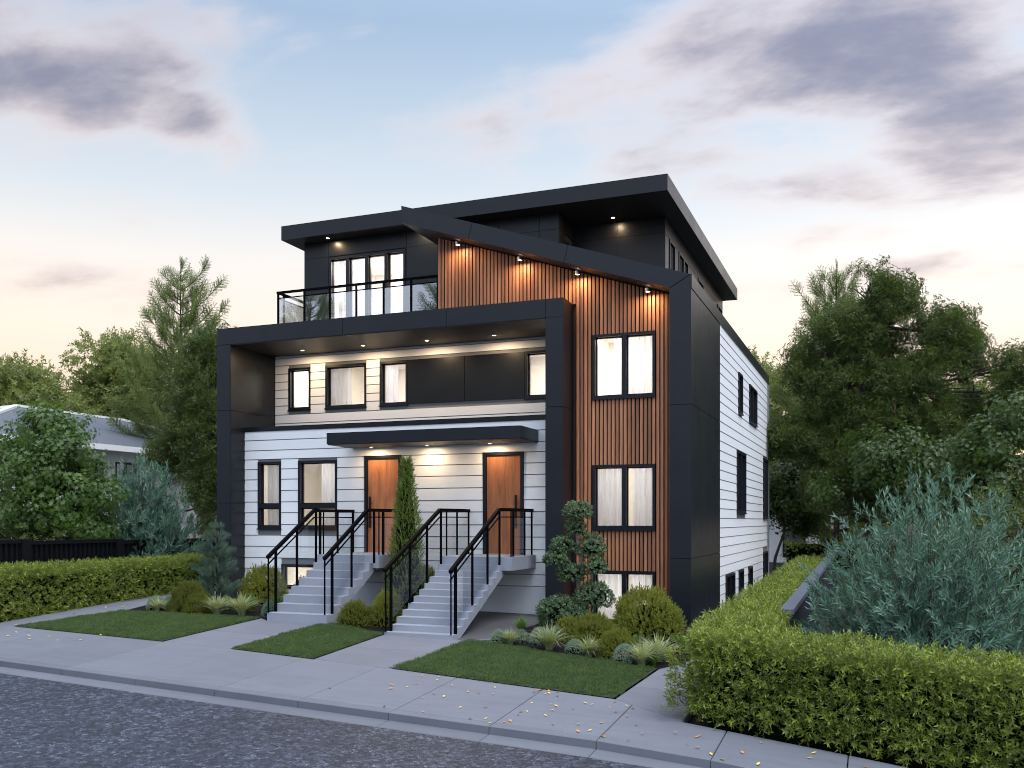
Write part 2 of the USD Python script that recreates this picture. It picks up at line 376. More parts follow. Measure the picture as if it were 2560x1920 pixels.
M["asphalt"] = asphalt_mat()
M["soil"] = plain("bark_soil", (0.011, 0.009, 0.010), 0.95, bump=1.0, scale=45, vary=0.5, vscale=18, spec=0.05)
M["earth"] = plain("dry_earth", (0.03, 0.028, 0.024), 0.95, bump=0.8, scale=20, vary=0.4, vscale=2, spec=0.05)
M["bark"] = plain("tree_bark", (0.045, 0.036, 0.030), 0.9, bump=0.8, scale=30, vary=0.4, vscale=9)
M["barkgrey"] = plain("pale_bark", (0.16, 0.14, 0.125), 0.9, bump=0.6, scale=40, vary=0.3, vscale=12)
M["hedgeleaf"] = leafmat("hedge_leaf", [(0.026, 0.040, 0.008), (0.080, 0.105, 0.016), (0.185, 0.200, 0.038), (0.36, 0.35, 0.12)], 0.40, 0.3)
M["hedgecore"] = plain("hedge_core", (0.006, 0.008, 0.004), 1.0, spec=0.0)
M["boxleaf"] = leafmat("yellow_shrub_leaf", [(0.022, 0.028, 0.004), (0.070, 0.080, 0.010), (0.16, 0.165, 0.022), (0.30, 0.28, 0.05)], 0.6, 0.3)
M["sage"] = leafmat("sage_leaf", [(0.055, 0.085, 0.065), (0.10, 0.135, 0.105), (0.17, 0.20, 0.16), (0.27, 0.29, 0.24)], 0.7, 0.15)
M["blade"] = leafmat("green_blade", [(0.03, 0.06, 0.015), (0.06, 0.10, 0.025), (0.11, 0.15, 0.045)], 0.5, 0.3)
M["paleblade"] = leafmat("pale_blade", [(0.09, 0.11, 0.05), (0.22, 0.24, 0.14), (0.42, 0.42, 0.30)], 0.5, 0.25)
M["lawn"] = leafmat("lawn_blade", [(0.015, 0.028, 0.008), (0.031, 0.053, 0.014), (0.054, 0.082, 0.023), (0.11, 0.135, 0.052)], 0.5, 0.25, patchy=0.3)
M["lawnsoil"] = plain("lawn_thatch", (0.014, 0.022, 0.010), 1.0, vary=0.4, vscale=30)
M["olean"] = leafmat("bluegreen_leaf", [(0.018, 0.044, 0.033), (0.046, 0.088, 0.068), (0.094, 0.143, 0.115), (0.205, 0.255, 0.212)], 0.38, 0.2, spec=0.45)
M["spruce"] = leafmat("spruce_needle", [(0.026, 0.050, 0.036), (0.05, 0.08, 0.06), (0.095, 0.13, 0.10)], 0.5, 0.1)
M["cypress"] = leafmat("cypress_scale", [(0.022, 0.042, 0.008), (0.055, 0.085, 0.014), (0.12, 0.145, 0.024), (0.22, 0.23, 0.045)], 0.55, 0.2)
M["topiary"] = leafmat("topiary_leaf", [(0.016, 0.034, 0.016), (0.034, 0.060, 0.026), (0.065, 0.095, 0.042), (0.14, 0.17, 0.075)], 0.38, 0.15, spec=0.5)
M["maple"] = leafmat("maple_leaf", [(0.016, 0.034, 0.008), (0.034, 0.062, 0.014), (0.055, 0.090, 0.022), (0.12, 0.14, 0.05)], 0.42, 0.35)
M["darkleaf"] = leafmat("dark_tree_leaf", [(0.016, 0.027, 0.007), (0.038, 0.055, 0.014), (0.072, 0.092, 0.024), (0.13, 0.15, 0.046)], 0.42, 0.3)
M["deepmaple"] = leafmat("deep_maple_leaf", [(0.011, 0.022, 0.006), (0.024, 0.042, 0.010), (0.042, 0.064, 0.016), (0.09, 0.105, 0.034)], 0.42, 0.35)  # maple green darkened in colour to stand for shade on the right-hand maples
M["pod"] = plain("seed_pod", (0.10, 0.035, 0.02), 0.7)
M["conifer"] = leafmat("conifer_needle", [(0.045, 0.065, 0.020), (0.085, 0.11, 0.034), (0.13, 0.15, 0.055)], 0.55, 0.25)
M["farleaf"] = leafmat("far_tree_leaf", [(0.06, 0.075, 0.024), (0.10, 0.115, 0.035), (0.16, 0.165, 0.055)], 0.55, 0.35)
M["yellowleaf"] = plain("fallen_leaf_yellow", (0.62, 0.42, 0.06), 0.5)
M["orangeleaf"] = plain("fallen_leaf_orange", (0.55, 0.20, 0.03), 0.5)
M["roofgrey"] = plain("grey_roof", (0.070, 0.078, 0.098), 0.6, bump=0.3, scale=40, vary=0.06)
M["whitewall"] = plain("white_wall", (0.80, 0.80, 0.81), 0.8, vary=0.04)
M["whitetrim"] = plain("white_trim", (0.7, 0.7, 0.7), 0.6)
M["fence"] = plain("black_fence", (0.003, 0.0035, 0.005), 0.5, spec=0.15)
M["wallgrey"] = plain("slate_wall", (0.012, 0.015, 0.021), 0.7, bump=0.1, scale=200, spec=0.1)
M["capgrey"] = plain("slate_cap", (0.06, 0.07, 0.095), 0.5)
M["darkglass"] = plain("dark_glass", (0.01, 0.012, 0.016), 0.04, spec=0.8)


def curtain_mat():
    N = {"p": ("principled_bsdf", {"base_color": (0.86, 0.87, 0.92), "roughness": 0.9, "specular_ior_level": 0.1}), "t": ("translucent_bsdf", {"color": (0.85, 0.84, 0.84)}), "s": ("mix_closure", {"fac": 0.30}),
         "tr": ("transparent_bsdf", {}), "s2": ("mix_closure", {"fac": 0.06})}
    return mat("sheer_curtain", N, [("p.BSDF", "s.closure1"), ("t.BSDF", "s.closure2"), ("s.closure", "s2.closure1"), ("tr.BSDF", "s2.closure2")], "s2.closure")


M["curtain"] = curtain_mat()
N_ = {"e": ("emission", {"color": (1.0, 0.86, 0.62), "strength": 9.0})}
M["lens"] = mat("lit_lens", N_, [], "e.emission")

# ------------------------------------------------------------------ ground, road, kerb, pavement
def curb_y(x): return 10.83 - 0.0805 * (np.asarray(x, float) + 12.98)


xs = np.concatenate([[-900, -300, -120], np.arange(-60, 41, 1.0), [120, 300, 900]])
ts = np.concatenate([np.arange(0, 24, 0.5), np.arange(24, 80, 4.0), [120, 300, 900]])
def sheet(fn_y, fn_z, xs, ts):
    v = np.array([[x, fn_y(x, t), 0] for t in ts for x in xs], float)
    v[:, 2] = fn_z(v[:, 0], v[:, 1])
    nx = len(xs); f = []
    for j in range(len(ts) - 1):
        for i in range(nx - 1):
            a = j * nx + i
            f.append([a, a + 1, a + nx + 1, a + nx])
    return v, np.array(f)


tag(obj("ground", sheet(lambda x, t: float(curb_y(np.clip(x, -60, 40))) + 0.1 + t, lambda x, y: ground(x, y) - 0.09, xs, ts), M["earth"]), kind="structure")
tag(obj("road", sheet(lambda x, t: float(curb_y(np.clip(x, -60, 40))) - 0.30 - t, lambda x, y: ground(x, np.maximum(y, -10)) - 0.10, xs, ts), M["asphalt"]), kind="structure")


def slab(poly, up, down, name, mat_, parent, grid=None):
    """A paving piece whose top follows the ground, up above it, down below it; edges a little eased."""
    c = np.array(poly.exterior.coords)[:-1]
    if Polygon(c).exterior.is_ccw is False: c = c[::-1]
    inn = np.array(Polygon(c).buffer(-0.008, join_style=2).exterior.coords)
    if len(inn) - 1 == len(c):
        inn = inn[:-1]
        if not Polygon(inn).exterior.is_ccw: inn = inn[::-1]
        k = np.argmin(np.linalg.norm(inn - c[0], axis=1)); inn = np.roll(inn, -k, axis=0)
    else:
        inn = c
    n = len(c)
    v = np.vstack([np.c_[inn, ground(inn[:, 0], inn[:, 1]) + up], np.c_[c, ground(c[:, 0], c[:, 1]) + up - 0.007], np.c_[c, ground(c[:, 0], c[:, 1]) - down]])
    t = trimesh.creation.triangulate_polygon(Polygon(inn), engine="earcut")
    tv, tf = t
    # triangulation vertices may come in another order
    idx = [int(np.argmin(np.linalg.norm(inn - p, axis=1))) for p in tv]
    f = [[idx[a], idx[b], idx[c_]] for a, b, c_ in tf]
    for lo, hi in ((n, 0), (2 * n, n)):
        for i in range(n):
            j = (i + 1) % n
            f += [[lo + i, lo + j, hi + j], [lo + i, hi + j, hi + i]]
    return obj(name, (v, np.array(f)), mat_, parent)


LAWNS = [[(-15.50, 13.20), (-11.66, 12.97), (-11.54, 15.64), (-14.93, 15.42)], [(-10.13, 12.85), (-8.34, 12.62), (-8.33, 14.92), (-10.04, 15.62)],
         [(-6.85, 12.45), (-3.21, 11.86), (-3.06, 13.81), (-6.67, 14.93)]]
BEDS = [[(-14.93, 15.44), (-11.30, 15.66), (-11.24, 18.55), (-14.2, 18.55), (-14.6, 17.4), (-15.1, 16.6)], [(-10.04, 15.64), (-9.80, 15.50), (-9.78, 18.55), (-8.36, 18.55), (-8.34, 14.94)],
        [(-6.2, 14.80), (-3.05, 13.83), (-2.75, 14.3), (-2.55, 15.4), (-3.2, 18.0), (-6.1, 18.5), (-6.3, 15.6)]]

joints = [-20.1, -18.6, -17.2, -15.8, -14.37, -12.95, -11.55, -10.02, -8.50, -7.07, -5.66, -4.26, -2.92, -1.64, -0.30, 1.1, 2.5, 3.9, 5.3, 6.7, 8.1]
pave = thing("pavement", kind="structure")
front = [(-24, 13.75), (-15.50, 13.2), (-11.66, 12.97), (-10.13, 12.85), (-8.34, 12.62), (-6.85, 12.45), (-3.21, 11.86), (-2.15, 11.10), (-0.5, 10.95), (8, 9.95)]
fx, fy = np.array(front).T
for a, b in zip(joints[:-1], joints[1:]):
    g = 0.0065
    mid = [(x, y) for x, y in front if a + 0.05 < x < b - 0.05]
    top = [(a + g, np.interp(a + g, fx, fy))] + mid + [(b - g, np.interp(b - g, fx, fy))]
    sk = 0.07
    p = Polygon([(a + g - 0.0, curb_y(a) + 0.16)] + [(b - g, curb_y(b) + 0.16)] + top[::-1])
    slab(p, 0.0, 0.12, "slab", M["concrete"], pave)


def path_slabs(poly, cuts):
    """Paths cut across into slabs; cuts are y values."""
    ys_ = [-1e3] + cuts + [1e3]
    for lo, hi in zip(ys_[:-1], ys_[1:]):
        q = poly.intersection(sbox(-60, lo + 0.008, 60, hi - 0.008))
        for gpol in getattr(q, "geoms", [q]):
            if gpol.area > 0.02:
                slab(gpol.simplify(0.002), -0.001, 0.12, "slab", M["concrete"], pave)


path_slabs(Polygon([(-11.65, 12.985), (-10.14, 12.865), (-10.05, 15.34), (-9.86, 15.345), (-9.86, 15.40), (-11.19, 15.40), (-11.53, 15.62)]), [14.15])
path_slabs(Polygon([(-8.33, 12.635), (-6.862, 12.465), (-6.70, 14.45), (-6.72, 14.85), (-6.93, 14.93), (-8.32, 14.93)]), [13.75])
path_slabs(Polygon([(-3.20, 11.87), (-2.17, 11.12), (-2.17, 15.2), (-2.60, 15.1), (-2.80, 14.3), (-3.05, 13.80)]), [12.6, 13.9])
path_slabs(Polygon([(-16.1, 13.25), (-15.515, 13.21), (-14.94, 15.43), (-15.12, 16.6), (-14.62, 17.4), (-14.65, 19.5), (-16.1, 19.5)]), [14.6, 16.1, 17.6])
kerb = thing("kerb", kind="structure")
for a, b in zip(joints[:-1], joints[1:]):
    a, b = a + 0.004, b - 0.004
    def kpoly(o0, o1): return Polygon([(a, curb_y(a) + o0), (b, curb_y(b) + o0), (b, curb_y(b) + o1), (a, curb_y(a) + o1)])
    slab(kpoly(0.0, 0.155), 0.0, 0.3, "kerb_stone", M["kerb"], kerb)
    slab(kpoly(-0.31, -0.004), -0.092, 0.3, "gutter_stone", M["kerb"], kerb)
tag(obj("bed_soil", (lambda ms: (np.vstack([m[0] for m in ms]), np.vstack([m[1] + sum(len(q[0]) for q in ms[:i]) for i, m in enumerate(ms)])))(
    [(lambda v, f: (np.c_[v, ground(v[:, 0], v[:, 1]) - 0.012], f))(*[np.asarray(q) for q in trimesh.creation.triangulate_polygon(Polygon(b), engine="earcut")]) for b in BEDS]), M["soil"]), kind="structure")
# dark paved area beside the right stairs, with its bent edging
dp = Polygon([(-6.95, 15.0), (-6.60, 14.98), (-6.25, 15.1), (-6.15, 15.6), (-6.05, 18.55), (-8.3, 18.55), (-8.3, 15.3), (-6.95, 15.3)])
v_, f_ = [np.asarray(q) for q in trimesh.creation.triangulate_polygon(dp, engine="earcut")]
tag(obj("side_paving", (np.c_[v_, ground(v_[:, 0], v_[:, 1]) - 0.03], f_), M["darkpaving"]), kind="structure")
edge = LineString([(-6.86, 12.50), (-6.78, 13.6), (-6.70, 14.35), (-6.62, 14.78), (-6.40, 15.02), (-6.05, 15.12), (-5.7, 15.15)]).buffer(0.05, cap_style=2)
ep = np.array(edge.exterior.coords)
ep_mesh = prism(edge, 0, 1)
ev = ep_mesh[0].copy(); ev[:, 2] = np.where(ev[:, 2] > 0.5, ground(ev[:, 0], ev[:, 1]) + 0.012, ground(ev[:, 0], ev[:, 1]) - 0.15)
tag(obj("path_edging", (ev, ep_mesh[1]), M["kerb"]), kind="structure")

# ------------------------------------------------------------------ the house
YF, Y1, YU, YW, XR = 18.06, 18.60, 19.82, 18.74, -3.36
YP, YQ, XP = 19.82, 20.95, -4.48
HOUSE = thing("townhouse", "modern dark and white three-storey townhouse with cedar slats and lit windows", "house")


def part(name, mesh, m, parent=HOUSE, smooth=False): return obj(name, mesh, m, parent, smooth)


def bpart(name, m, x0, x1, y0, y1, z0, z1, parent=HOUSE): return obj(name, bx(x0, x1, y0, y1, z0, z1), m, parent)


def panel_grid(xcuts, zcuts, y0, y1, m="panel", g=0.006, name="cladding_panel"):
    for a, b in zip(xcuts[:-1], xcuts[1:]):
        for c, d in zip(zcuts[:-1], zcuts[1:]):
            bpart(name, M[m], a + g, b - g, y0, y1, c + g, d - g)


# openings (x0, x1, z0, z1) in the front walls
LOW = {"w5": (-13.82, -13.16, 1.92, 3.51), "w6": (-12.68, -11.62, 1.92, 3.51), "dl": (-10.89, -9.94, 1.38, 3.58), "dr": (-7.95, -7.01, 1.38, 3.58), "wb": (-13.15, -12.20, 0.50, 1.08)}
UPP = {"w1": (-13.80, -13.15, 4.88, 5.93), "w2": (-12.72, -11.56, 4.88, 5.94), "w3": (-11.19, -10.43, 4.88, 5.94), "w4": (-7.44, -6.62, 4.88, 5.94)}
WOO = {"a": (-5.53, -4.21, 4.64, 5.97), "b": (-5.53, -4.21, 1.92, 3.26), "c": (-5.53, -4.21, -0.05, 1.07)}
PEN = {"s": (-12.62, -10.50, 6.55, 8.60)}


def holed(x0, x1, z0, z1, holes, y0, y1):
    p = sbox(x0, z0, x1, z1)
    for h in holes: p = p.difference(sbox(h[0], h[2], h[1], h[3]))
    mb = MB()
    for g_ in getattr(p, "geoms", [p]): mb.add(*prism(g_, y0, y1, "y"))
    return mb.mesh()


def rows(x0, x1, z0, z1, holes):
    """The stretches of one siding course that the openings leave free."""
    out = [(x0, x1)]
    for h in holes:
        if h[2] < z1 - 0.03 and h[3] > z0 + 0.03:
            nxt = []
            for a, b in out:
                if h[1] <= a or h[0] >= b: nxt.append((a, b)); continue
                if h[0] - a > 0.03: nxt.append((a, h[0]))
                if b - h[1] > 0.03: nxt.append((h[1], b))
            out = nxt
    return out


GAP = 0.018
def boards_front(x0, x1, lines, holes, y):
    for a, b in zip(lines[:-1], lines[1:]):
        for p, q in rows(x0, x1, a, b, holes):
            v, f = bx(p + 0.002, q - 0.002, y - 0.022, y, a + GAP, b)
            v[(v[:, 2] > a + 0.5 * (b - a)) & (v[:, 1] < y - 0.01), 1] += 0.008      # lapped: the lower edge stands out
            part("siding_board", (v, f), M["siding"])


low_lines = [0.70, 0.95, 1.21, 1.48, 1.745, 2.005, 2.285, 2.54, 2.81, 3.075, 3.32, 3.555, 3.77, 4.015, 4.24]
part("lower_wall", holed(-14.21, -6.34, -0.5, 4.24, list(LOW.values()), Y1 + 0.002, Y1 + 0.14), M["groove"])
part("base_wall", holed(-14.21, -6.34, -0.5, 0.70, [LOW["wb"]], Y1 - 0.020, Y1 + 0.001), M["render"])
boards_front(-14.20, -6.345, low_lines, list(LOW.values()), Y1)
upp_lines = [4.345, 4.54, 4.76, 4.985, 5.18, 5.39, 5.59, 5.79, 6.0, 6.185, 6.245]
panel_h = (-10.43, -7.44, 4.88, 5.94)
part("upper_wall", holed(-14.21, -6.34, 4.20, 6.30, list(UPP.values()), YU + 0.002, YU + 0.14), M["groove"])
boards_front(-14.20, -6.345, upp_lines, list(UPP.values()) + [panel_h], YU)
bpart("dark_panel", M["panel"], -10.42, -8.945, YU - 0.03, YU, 4.885, 5.935)
bpart("dark_panel", M["panel"], -8.93, -7.45, YU - 0.03, YU, 4.885, 5.935)
bpart("ledge_roof", M["panel"], -14.21, -6.34, Y1 - 0.03, YU + 0.05, 4.235, 4.345)
# portal frame around the two-storey front
fl = (-14.60, -14.21); fr = (-6.34, -5.96)
part("frame_core", (lambda mb: mb.mesh())(MB().box(-14.588, -14.222, YF + 0.02, YU + 0.14, -0.6, 6.6).box(-6.33, -5.972, YF + 0.02, YW + 0.05, -0.6, 6.6).box(-14.588, -5.972, YF + 0.02, YU + 0.1, 6.275, 6.64)), M["joint"])
panel_grid([*fl], [-0.5, 2.52, 4.71, 6.26], YF, YF + 0.02)
panel_grid([*fr], [-0.5, 1.37, 4.43, 6.265], YF, YF + 0.02)
panel_grid([-14.60, -11.16, -8.59, -6.34, -5.96], [6.26, 6.655], YF, YF + 0.02)
for c, d in zip([-0.5, 2.52, 4.71, 6.25], [2.52, 4.71, 6.25]):
    bpart("cladding_panel", M["panel"], -14.222, -14.205, YF + 0.006, Y1 - 0.025 if d < 4.3 else YU - 0.03, c + 0.005, d - 0.005)
    bpart("cladding_panel", M["panel"], -14.606, -14.589, YF + 0.006, YU + 0.1, c + 0.005, d - 0.005)
for c, d in zip([-0.5, 1.37, 4.43, 6.655], [1.37, 4.43, 6.655]):
    bpart("cladding_panel", M["panel"], -5.971, -5.955, YF + 0.006, YW - 0.002, c + 0.005, d - 0.005)
    if d < 6.5: bpart("cladding_panel", M["panel"], -6.346, -6.331, YF + 0.006, Y1 - 0.03 if d < 4.0 else YU - 0.03, c + 0.005, min(d, 6.25) - 0.005)
bpart("cladding_panel", M["panel"], -6.346, -6.331, YF + 0.006, YU - 0.03, 4.435, 6.245)
bpart("frame_soffit", M["soffit"], -13.5, -6.35, YF + 0.021, YU - 0.001, 6.247, 6.272)
bpart("frame_soffit", M["soffit"], -14.203, -13.51, YF + 0.021, YU - 0.001, 6.247, 6.272)
bpart("balcony_deck", M["roofgrey"], -14.59, -6.0, YF + 0.02, YP, 6.64, 6.652)
# canopy over the doors
CY, CX0, CX1 = 17.52, -11.22, -6.68
part("canopy", (lambda mb: mb.mesh())(MB().box(CX0, CX1, CY, Y1 - 0.024, 3.775, 4.02)), M["panel"])
bpart("canopy_soffit", M["soffit"], CX0 + 0.015, CX1 - 0.015, CY + 0.02, Y1 - 0.024, 3.757, 3.7745)

# cedar slats
def slat_top(x): return 8.41 + (x + 9.11) * (-0.3314) - 0.01
wall_poly = Polygon([(-9.11, 6.5), (-9.11, 8.40), (-3.70, slat_top(-3.70)), (-3.70, -0.5), (-6.0, -0.5), (-6.0, 6.5)])
for h in WOO.values(): wall_poly = wall_poly.difference(sbox(h[0], h[2], h[1], h[3]))
part("slat_backing", prism(wall_poly, YW + 0.045, YW + 0.18, "y"), plain("slat_shadow_board", (0.03, 0.014, 0.010), 0.9))  # dark brown board showing between the slats
pitch = 0.0848
nsl = int((9.11 - 3.79) / pitch) + 1
rng = np.random.default_rng(5)
for i in range(nsl):
    x = -9.105 + i * pitch; w = 0.056
    if x > -3.80: break
    zt, z0 = slat_top(x + w), (6.655 if x + w < -5.955 else -0.4)
    if x < -5.955 < x + w: z0 = 6.655
    cuts = [(z0, zt)]
    for h in WOO.values():
        if h[0] - 0.01 < x + w and x < h[1] + 0.01:
            cuts = [q for a, b in cuts for q in ((a, min(b, h[2] - 0.002)), (max(a, h[3] + 0.002), b)) if q[1] - q[0] > 0.02]
    dy = rng.uniform(-0.002, 0.002)
    for a, b in cuts:
        v, f = bx(x, x + w, YW - 0.012 + dy, YW + 0.045, a, b)
        if b == zt: v[(v[:, 2] > b - 1e-6) & (v[:, 0] < x + 0.01), 2] += 0.3314 * w
        part("cedar_slat", (v, f), M["slat"])
# raking beam with the thin roof behind it, mitred into the corner pier
rk = lambda x, top: (8.98 - (x + 9.68) * 0.33228) if top else (8.59 - (x + 9.67) * 0.3311)
cuts = [((-9.68, 8.98), (-9.67, 8.59)), ((-7.98, rk(-7.98, 1)), (-8.08, rk(-8.08, 0))), ((-5.85, rk(-5.85, 1)), (-5.95, rk(-5.95, 0))), ((-3.36, 6.88), (-3.78, 6.64))]
for (t0, b0), (t1, b1) in zip(cuts[:-1], cuts[1:]):
    p = Polygon([t0, t1, b1, b0]).buffer(-0.006, join_style=2)
    part("raking_panel", prism(p, YF, YF + 0.02, "y"), M["panel"])
core = Polygon([(-9.67, 8.97), (-3.39, 6.885), (-3.78, 6.66), (-9.66, 8.60)])
part("raking_roof", prism(core, YF + 0.02, YP - 0.001, "y"), M["soffit"])
core2 = Polygon([(-6.63, 7.95), (-3.40, 6.88), (-3.80, 6.67), (-6.63, 7.62)])
part("raking_roof", prism(core2, YP, YQ - 0.001, "y"), M["soffit"])
# corner pier
for c, d in zip([-0.5, 1.37, 4.36], [1.37, 4.36, None]):
    if d: p = Polygon([(-3.775, c + 0.006), (-3.362, c + 0.006), (-3.362, d - 0.006), (-3.775, d - 0.006)])
    else: p = Polygon([(-3.775, c + 0.006), (-3.362, c + 0.006), (-3.362, 6.868), (-3.775, 6.633)])
    part("pier_panel", prism(p, YF, YF + 0.02, "y"), M["panel"])
part("pier_core", (lambda mb: mb.mesh())(MB().box(-3.768, -3.385, YF + 0.02, 18.9, -0.6, 6.60).box(-3.50, -3.385, 18.9, 21.62, -0.6, 6.60)), M["joint"])
bpart("pier_return", M["panel"], -3.786, -3.769, YF + 0.004, YW + 0.04, -0.5, 6.64)
ycut = [YF + 0.004, 19.02, 20.05, 20.86, 21.63]
for a, b in zip(ycut[:-1], ycut[1:]):
    for c, d in zip([-0.5, 1.37, 4.365], [1.37, 4.365, 6.605]):
        bpart("side_panel", M["panel"], XR - 0.022, XR, a + 0.003, b - 0.003, c + 0.005, d - 0.005)
# capping along the flat roof
part("roof_capping", prism(Polygon([(YF + 0.022, 6.612), (31.9, 6.612), (31.9, 6.88), (YF + 0.022, 6.88)]), XR - 0.14, XR + 0.012, "x"), M["panel"])
bpart("flat_roof", M["roofgrey"], -6.3, XR - 0.14, YQ - 0.8, 31.85, 6.46, 6.56)

# white side wall
SIDE = {"A": (24.66, 25.36, 4.92, 5.96), "B": (26.86, 28.56, 4.91, 5.95), "C": (24.38, 26.03, 2.31, 3.91), "D": (30.30, 31.46, 2.20, 4.09), "l1": (22.49, 23.93, -0.6, 0.80), "l2": (24.72, 25.56, 0.27, 0.81), "l3": (26.67, 27.48, -0.2, 0.80), "l4": (30.30, 31.46, -0.8, 1.12)}
p = sbox(21.63, -0.9, 31.49, 6.61)
for h in SIDE.values(): p = p.difference(sbox(h[0], h[2], h[1], h[3]))
mb = MB()
for g_ in getattr(p, "geoms", [p]): mb.add(*prism(g_, XR - 0.16, XR - 0.024, "x"))
part("side_wall", mb.mesh(), M["groove"])
side_lines = list(np.arange(-0.74, 0.8, 0.2235)) + [0.81, 1.035, 1.26, 1.483, 1.705, 1.927, 2.15, 2.372, 2.594, 2.816, 3.038, 3.26, 3.482, 3.705, 3.93, 4.155, 4.38, 4.605, 4.83, 5.04, 5.262, 5.485, 5.707, 5.93, 6.152, 6.374, 6.608]
side_lines = [z for i, z in enumerate(side_lines) if i == 0 or z - side_lines[i - 1] > 0.1]
for a, b in zip(side_lines[:-1], side_lines[1:]):
    for p_, q_ in rows(21.635, 31.485, a, b, list(SIDE.values())):
        v, f = bx(XR - 0.024, XR - 0.002, p_ + 0.002, q_ - 0.002, a + GAP, b)
        v[(v[:, 2] > a + 0.5 * (b - a)) & (v[:, 0] > XR - 0.01), 0] -= 0.008
        part("siding_board", (v, f), M["siding"])
bpart("corner_trim", M["trim"], XR - 0.2, XR + 0.003, 31.49, 32.04, -0.9, 6.61)
# rest of the shell
part("shell", (lambda mb: mb.mesh())(MB().box(-14.6, -3.4, 31.88, 32.0, -0.9, 6.6).box(-14.6, -14.46, YU + 0.14, 31.88, -0.9, 6.6).box(-9.2, -9.06, YW + 0.19, YP, 6.5, 8.3)), M["siding"])
bpart("slat_return", M["panel"], -9.13, -9.112, YW + 0.02, YP, 6.5, 8.36)
bpart("main_roof_deck", M["roofgrey"], -14.45, -6.3, YP + 0.15, 31.88, 6.40, 6.52)

# penthouse
part("penthouse_wall", (lambda a, b: MB().add(*a).tm(trimesh.Trimesh(*b.mesh(), process=False)).mesh())(holed(-13.34, -6.66, 6.45, 9.02, list(PEN.values()), YP + 0.02, YP + 0.12),
     MB().box(-6.78, -6.66, YP + 0.02, YQ, 6.4, 9.02).box(-6.66, -4.50, YQ + 0.02, YQ + 0.12, 6.4, 9.02).box(-4.60, -4.50, YQ + 0.12, 29.36, 6.4, 9.02).box(-13.34, -13.22, YP + 0.12, 29.36, 6.4, 9.02).box(-13.22, -4.6, 29.24, 29.36, 6.4, 9.02)), M["joint"])
for a, b, c, d in ((-13.35, -12.64, 8.625, 9.02), (-12.64, -10.48, 8.625, 9.02), (-10.48, -8.10, 8.625, 9.02), (-8.10, -7.11, 8.635, 9.02), (-7.11, -6.64, 8.635, 9.02), (-13.35, -12.64, 6.52, 8.625), (-10.48, -8.10, 6.52, 8.625), (-8.10, -7.11, 6.52, 8.635), (-7.11, -6.64, 6.52, 8.635)):
    bpart("cladding_panel", M["panel"], a + 0.006, b - 0.006, YP, YP + 0.02, c + 0.006, d - 0.001)
for a, b, c, d in ((-6.62, -5.60, 6.52, 8.64), (-5.60, -4.48, 6.52, 8.64), (-6.62, -5.60, 8.64, 9.02), (-5.60, -4.48, 8.64, 9.02)):
    bpart("cladding_panel", M["panel"], a + 0.006, b - 0.006, YQ, YQ + 0.02, c + 0.006, d - 0.001)
for a, b, c, d in ((YP + 0.004, 20.25, 6.52, 8.64), (20.84, YQ, 6.52, 8.64), (YP + 0.004, YQ, 8.64, 9.02)):
    bpart("cladding_panel", M["panel"], -6.66, -6.64, a + 0.004, b - 0.004, c + 0.006, d - 0.001)
pw = [21.39, 22.0, 22.49, 23.09, 23.12, 23.63, 25.09, 25.89, 28.33, 29.2]
sidecut = [YQ + 0.004] + pw + [29.37]
for k_, (a, b) in enumerate(zip(sidecut[:-1], sidecut[1:])):
    if k_ % 2 == 0 and b - a > 0.06:
        bpart("cladding_panel", M["panel"], XP - 0.02, XP, a + 0.004, b - 0.004, 6.52, 8.612)
bpart("cladding_panel", M["panel"], XP - 0.02, XP, YQ + 0.004, 25.0, 8.626, 9.019)
bpart("cladding_panel", M["panel"], XP - 0.02, XP, 25.01, 29.37, 8.626, 9.019)
RX0, RX1, RY0, RY1 = -13.70, -4.09, 19.35, 29.78
bpart("main_roof", M["roofgrey"], RX0 + 0.03, RX1 - 0.03, RY0 + 0.03, RY1 - 0.03, 9.06, 9.34)
bpart("roof_soffit", M["soffit"], RX0 + 0.02, RX1 - 0.02, RY0 + 0.02, RY1 - 0.02, 9.021, 9.05)
bpart("roof_fascia", M["panel"], RX0, RX1, RY0, RY0 + 0.02, 9.02, 9.365)
bpart("roof_fascia", M["panel"], RX1 - 0.02, RX1, RY0 + 0.021, RY1, 9.02, 9.365)
bpart("roof_fascia", M["panel"], RX0, RX0 + 0.02, RY0 + 0.021, RY1, 9.02, 9.365)
bpart("roof_fascia", M["panel"], RX0 + 0.021, RX1 - 0.021, RY1 - 0.02, RY1, 9.02, 9.365)


# ------------------------------------------------------------------ windows, doors, rooms
def local(side, plane):
    """A map from (along, out, up) to the house's axes: the front looks to -y, the side to +x."""
    if side == "front": return lambda a, o, u: (a, plane - o, u)
    return lambda a, o, u: (plane + o, a, u)


def lbox(mp, a0, a1, o0, o1, u0, u1):
    p, q = mp(a0, o0, u0), mp(a1, o1, u1)
    return bx(p[0], q[0], p[1], q[1], p[2], q[2])


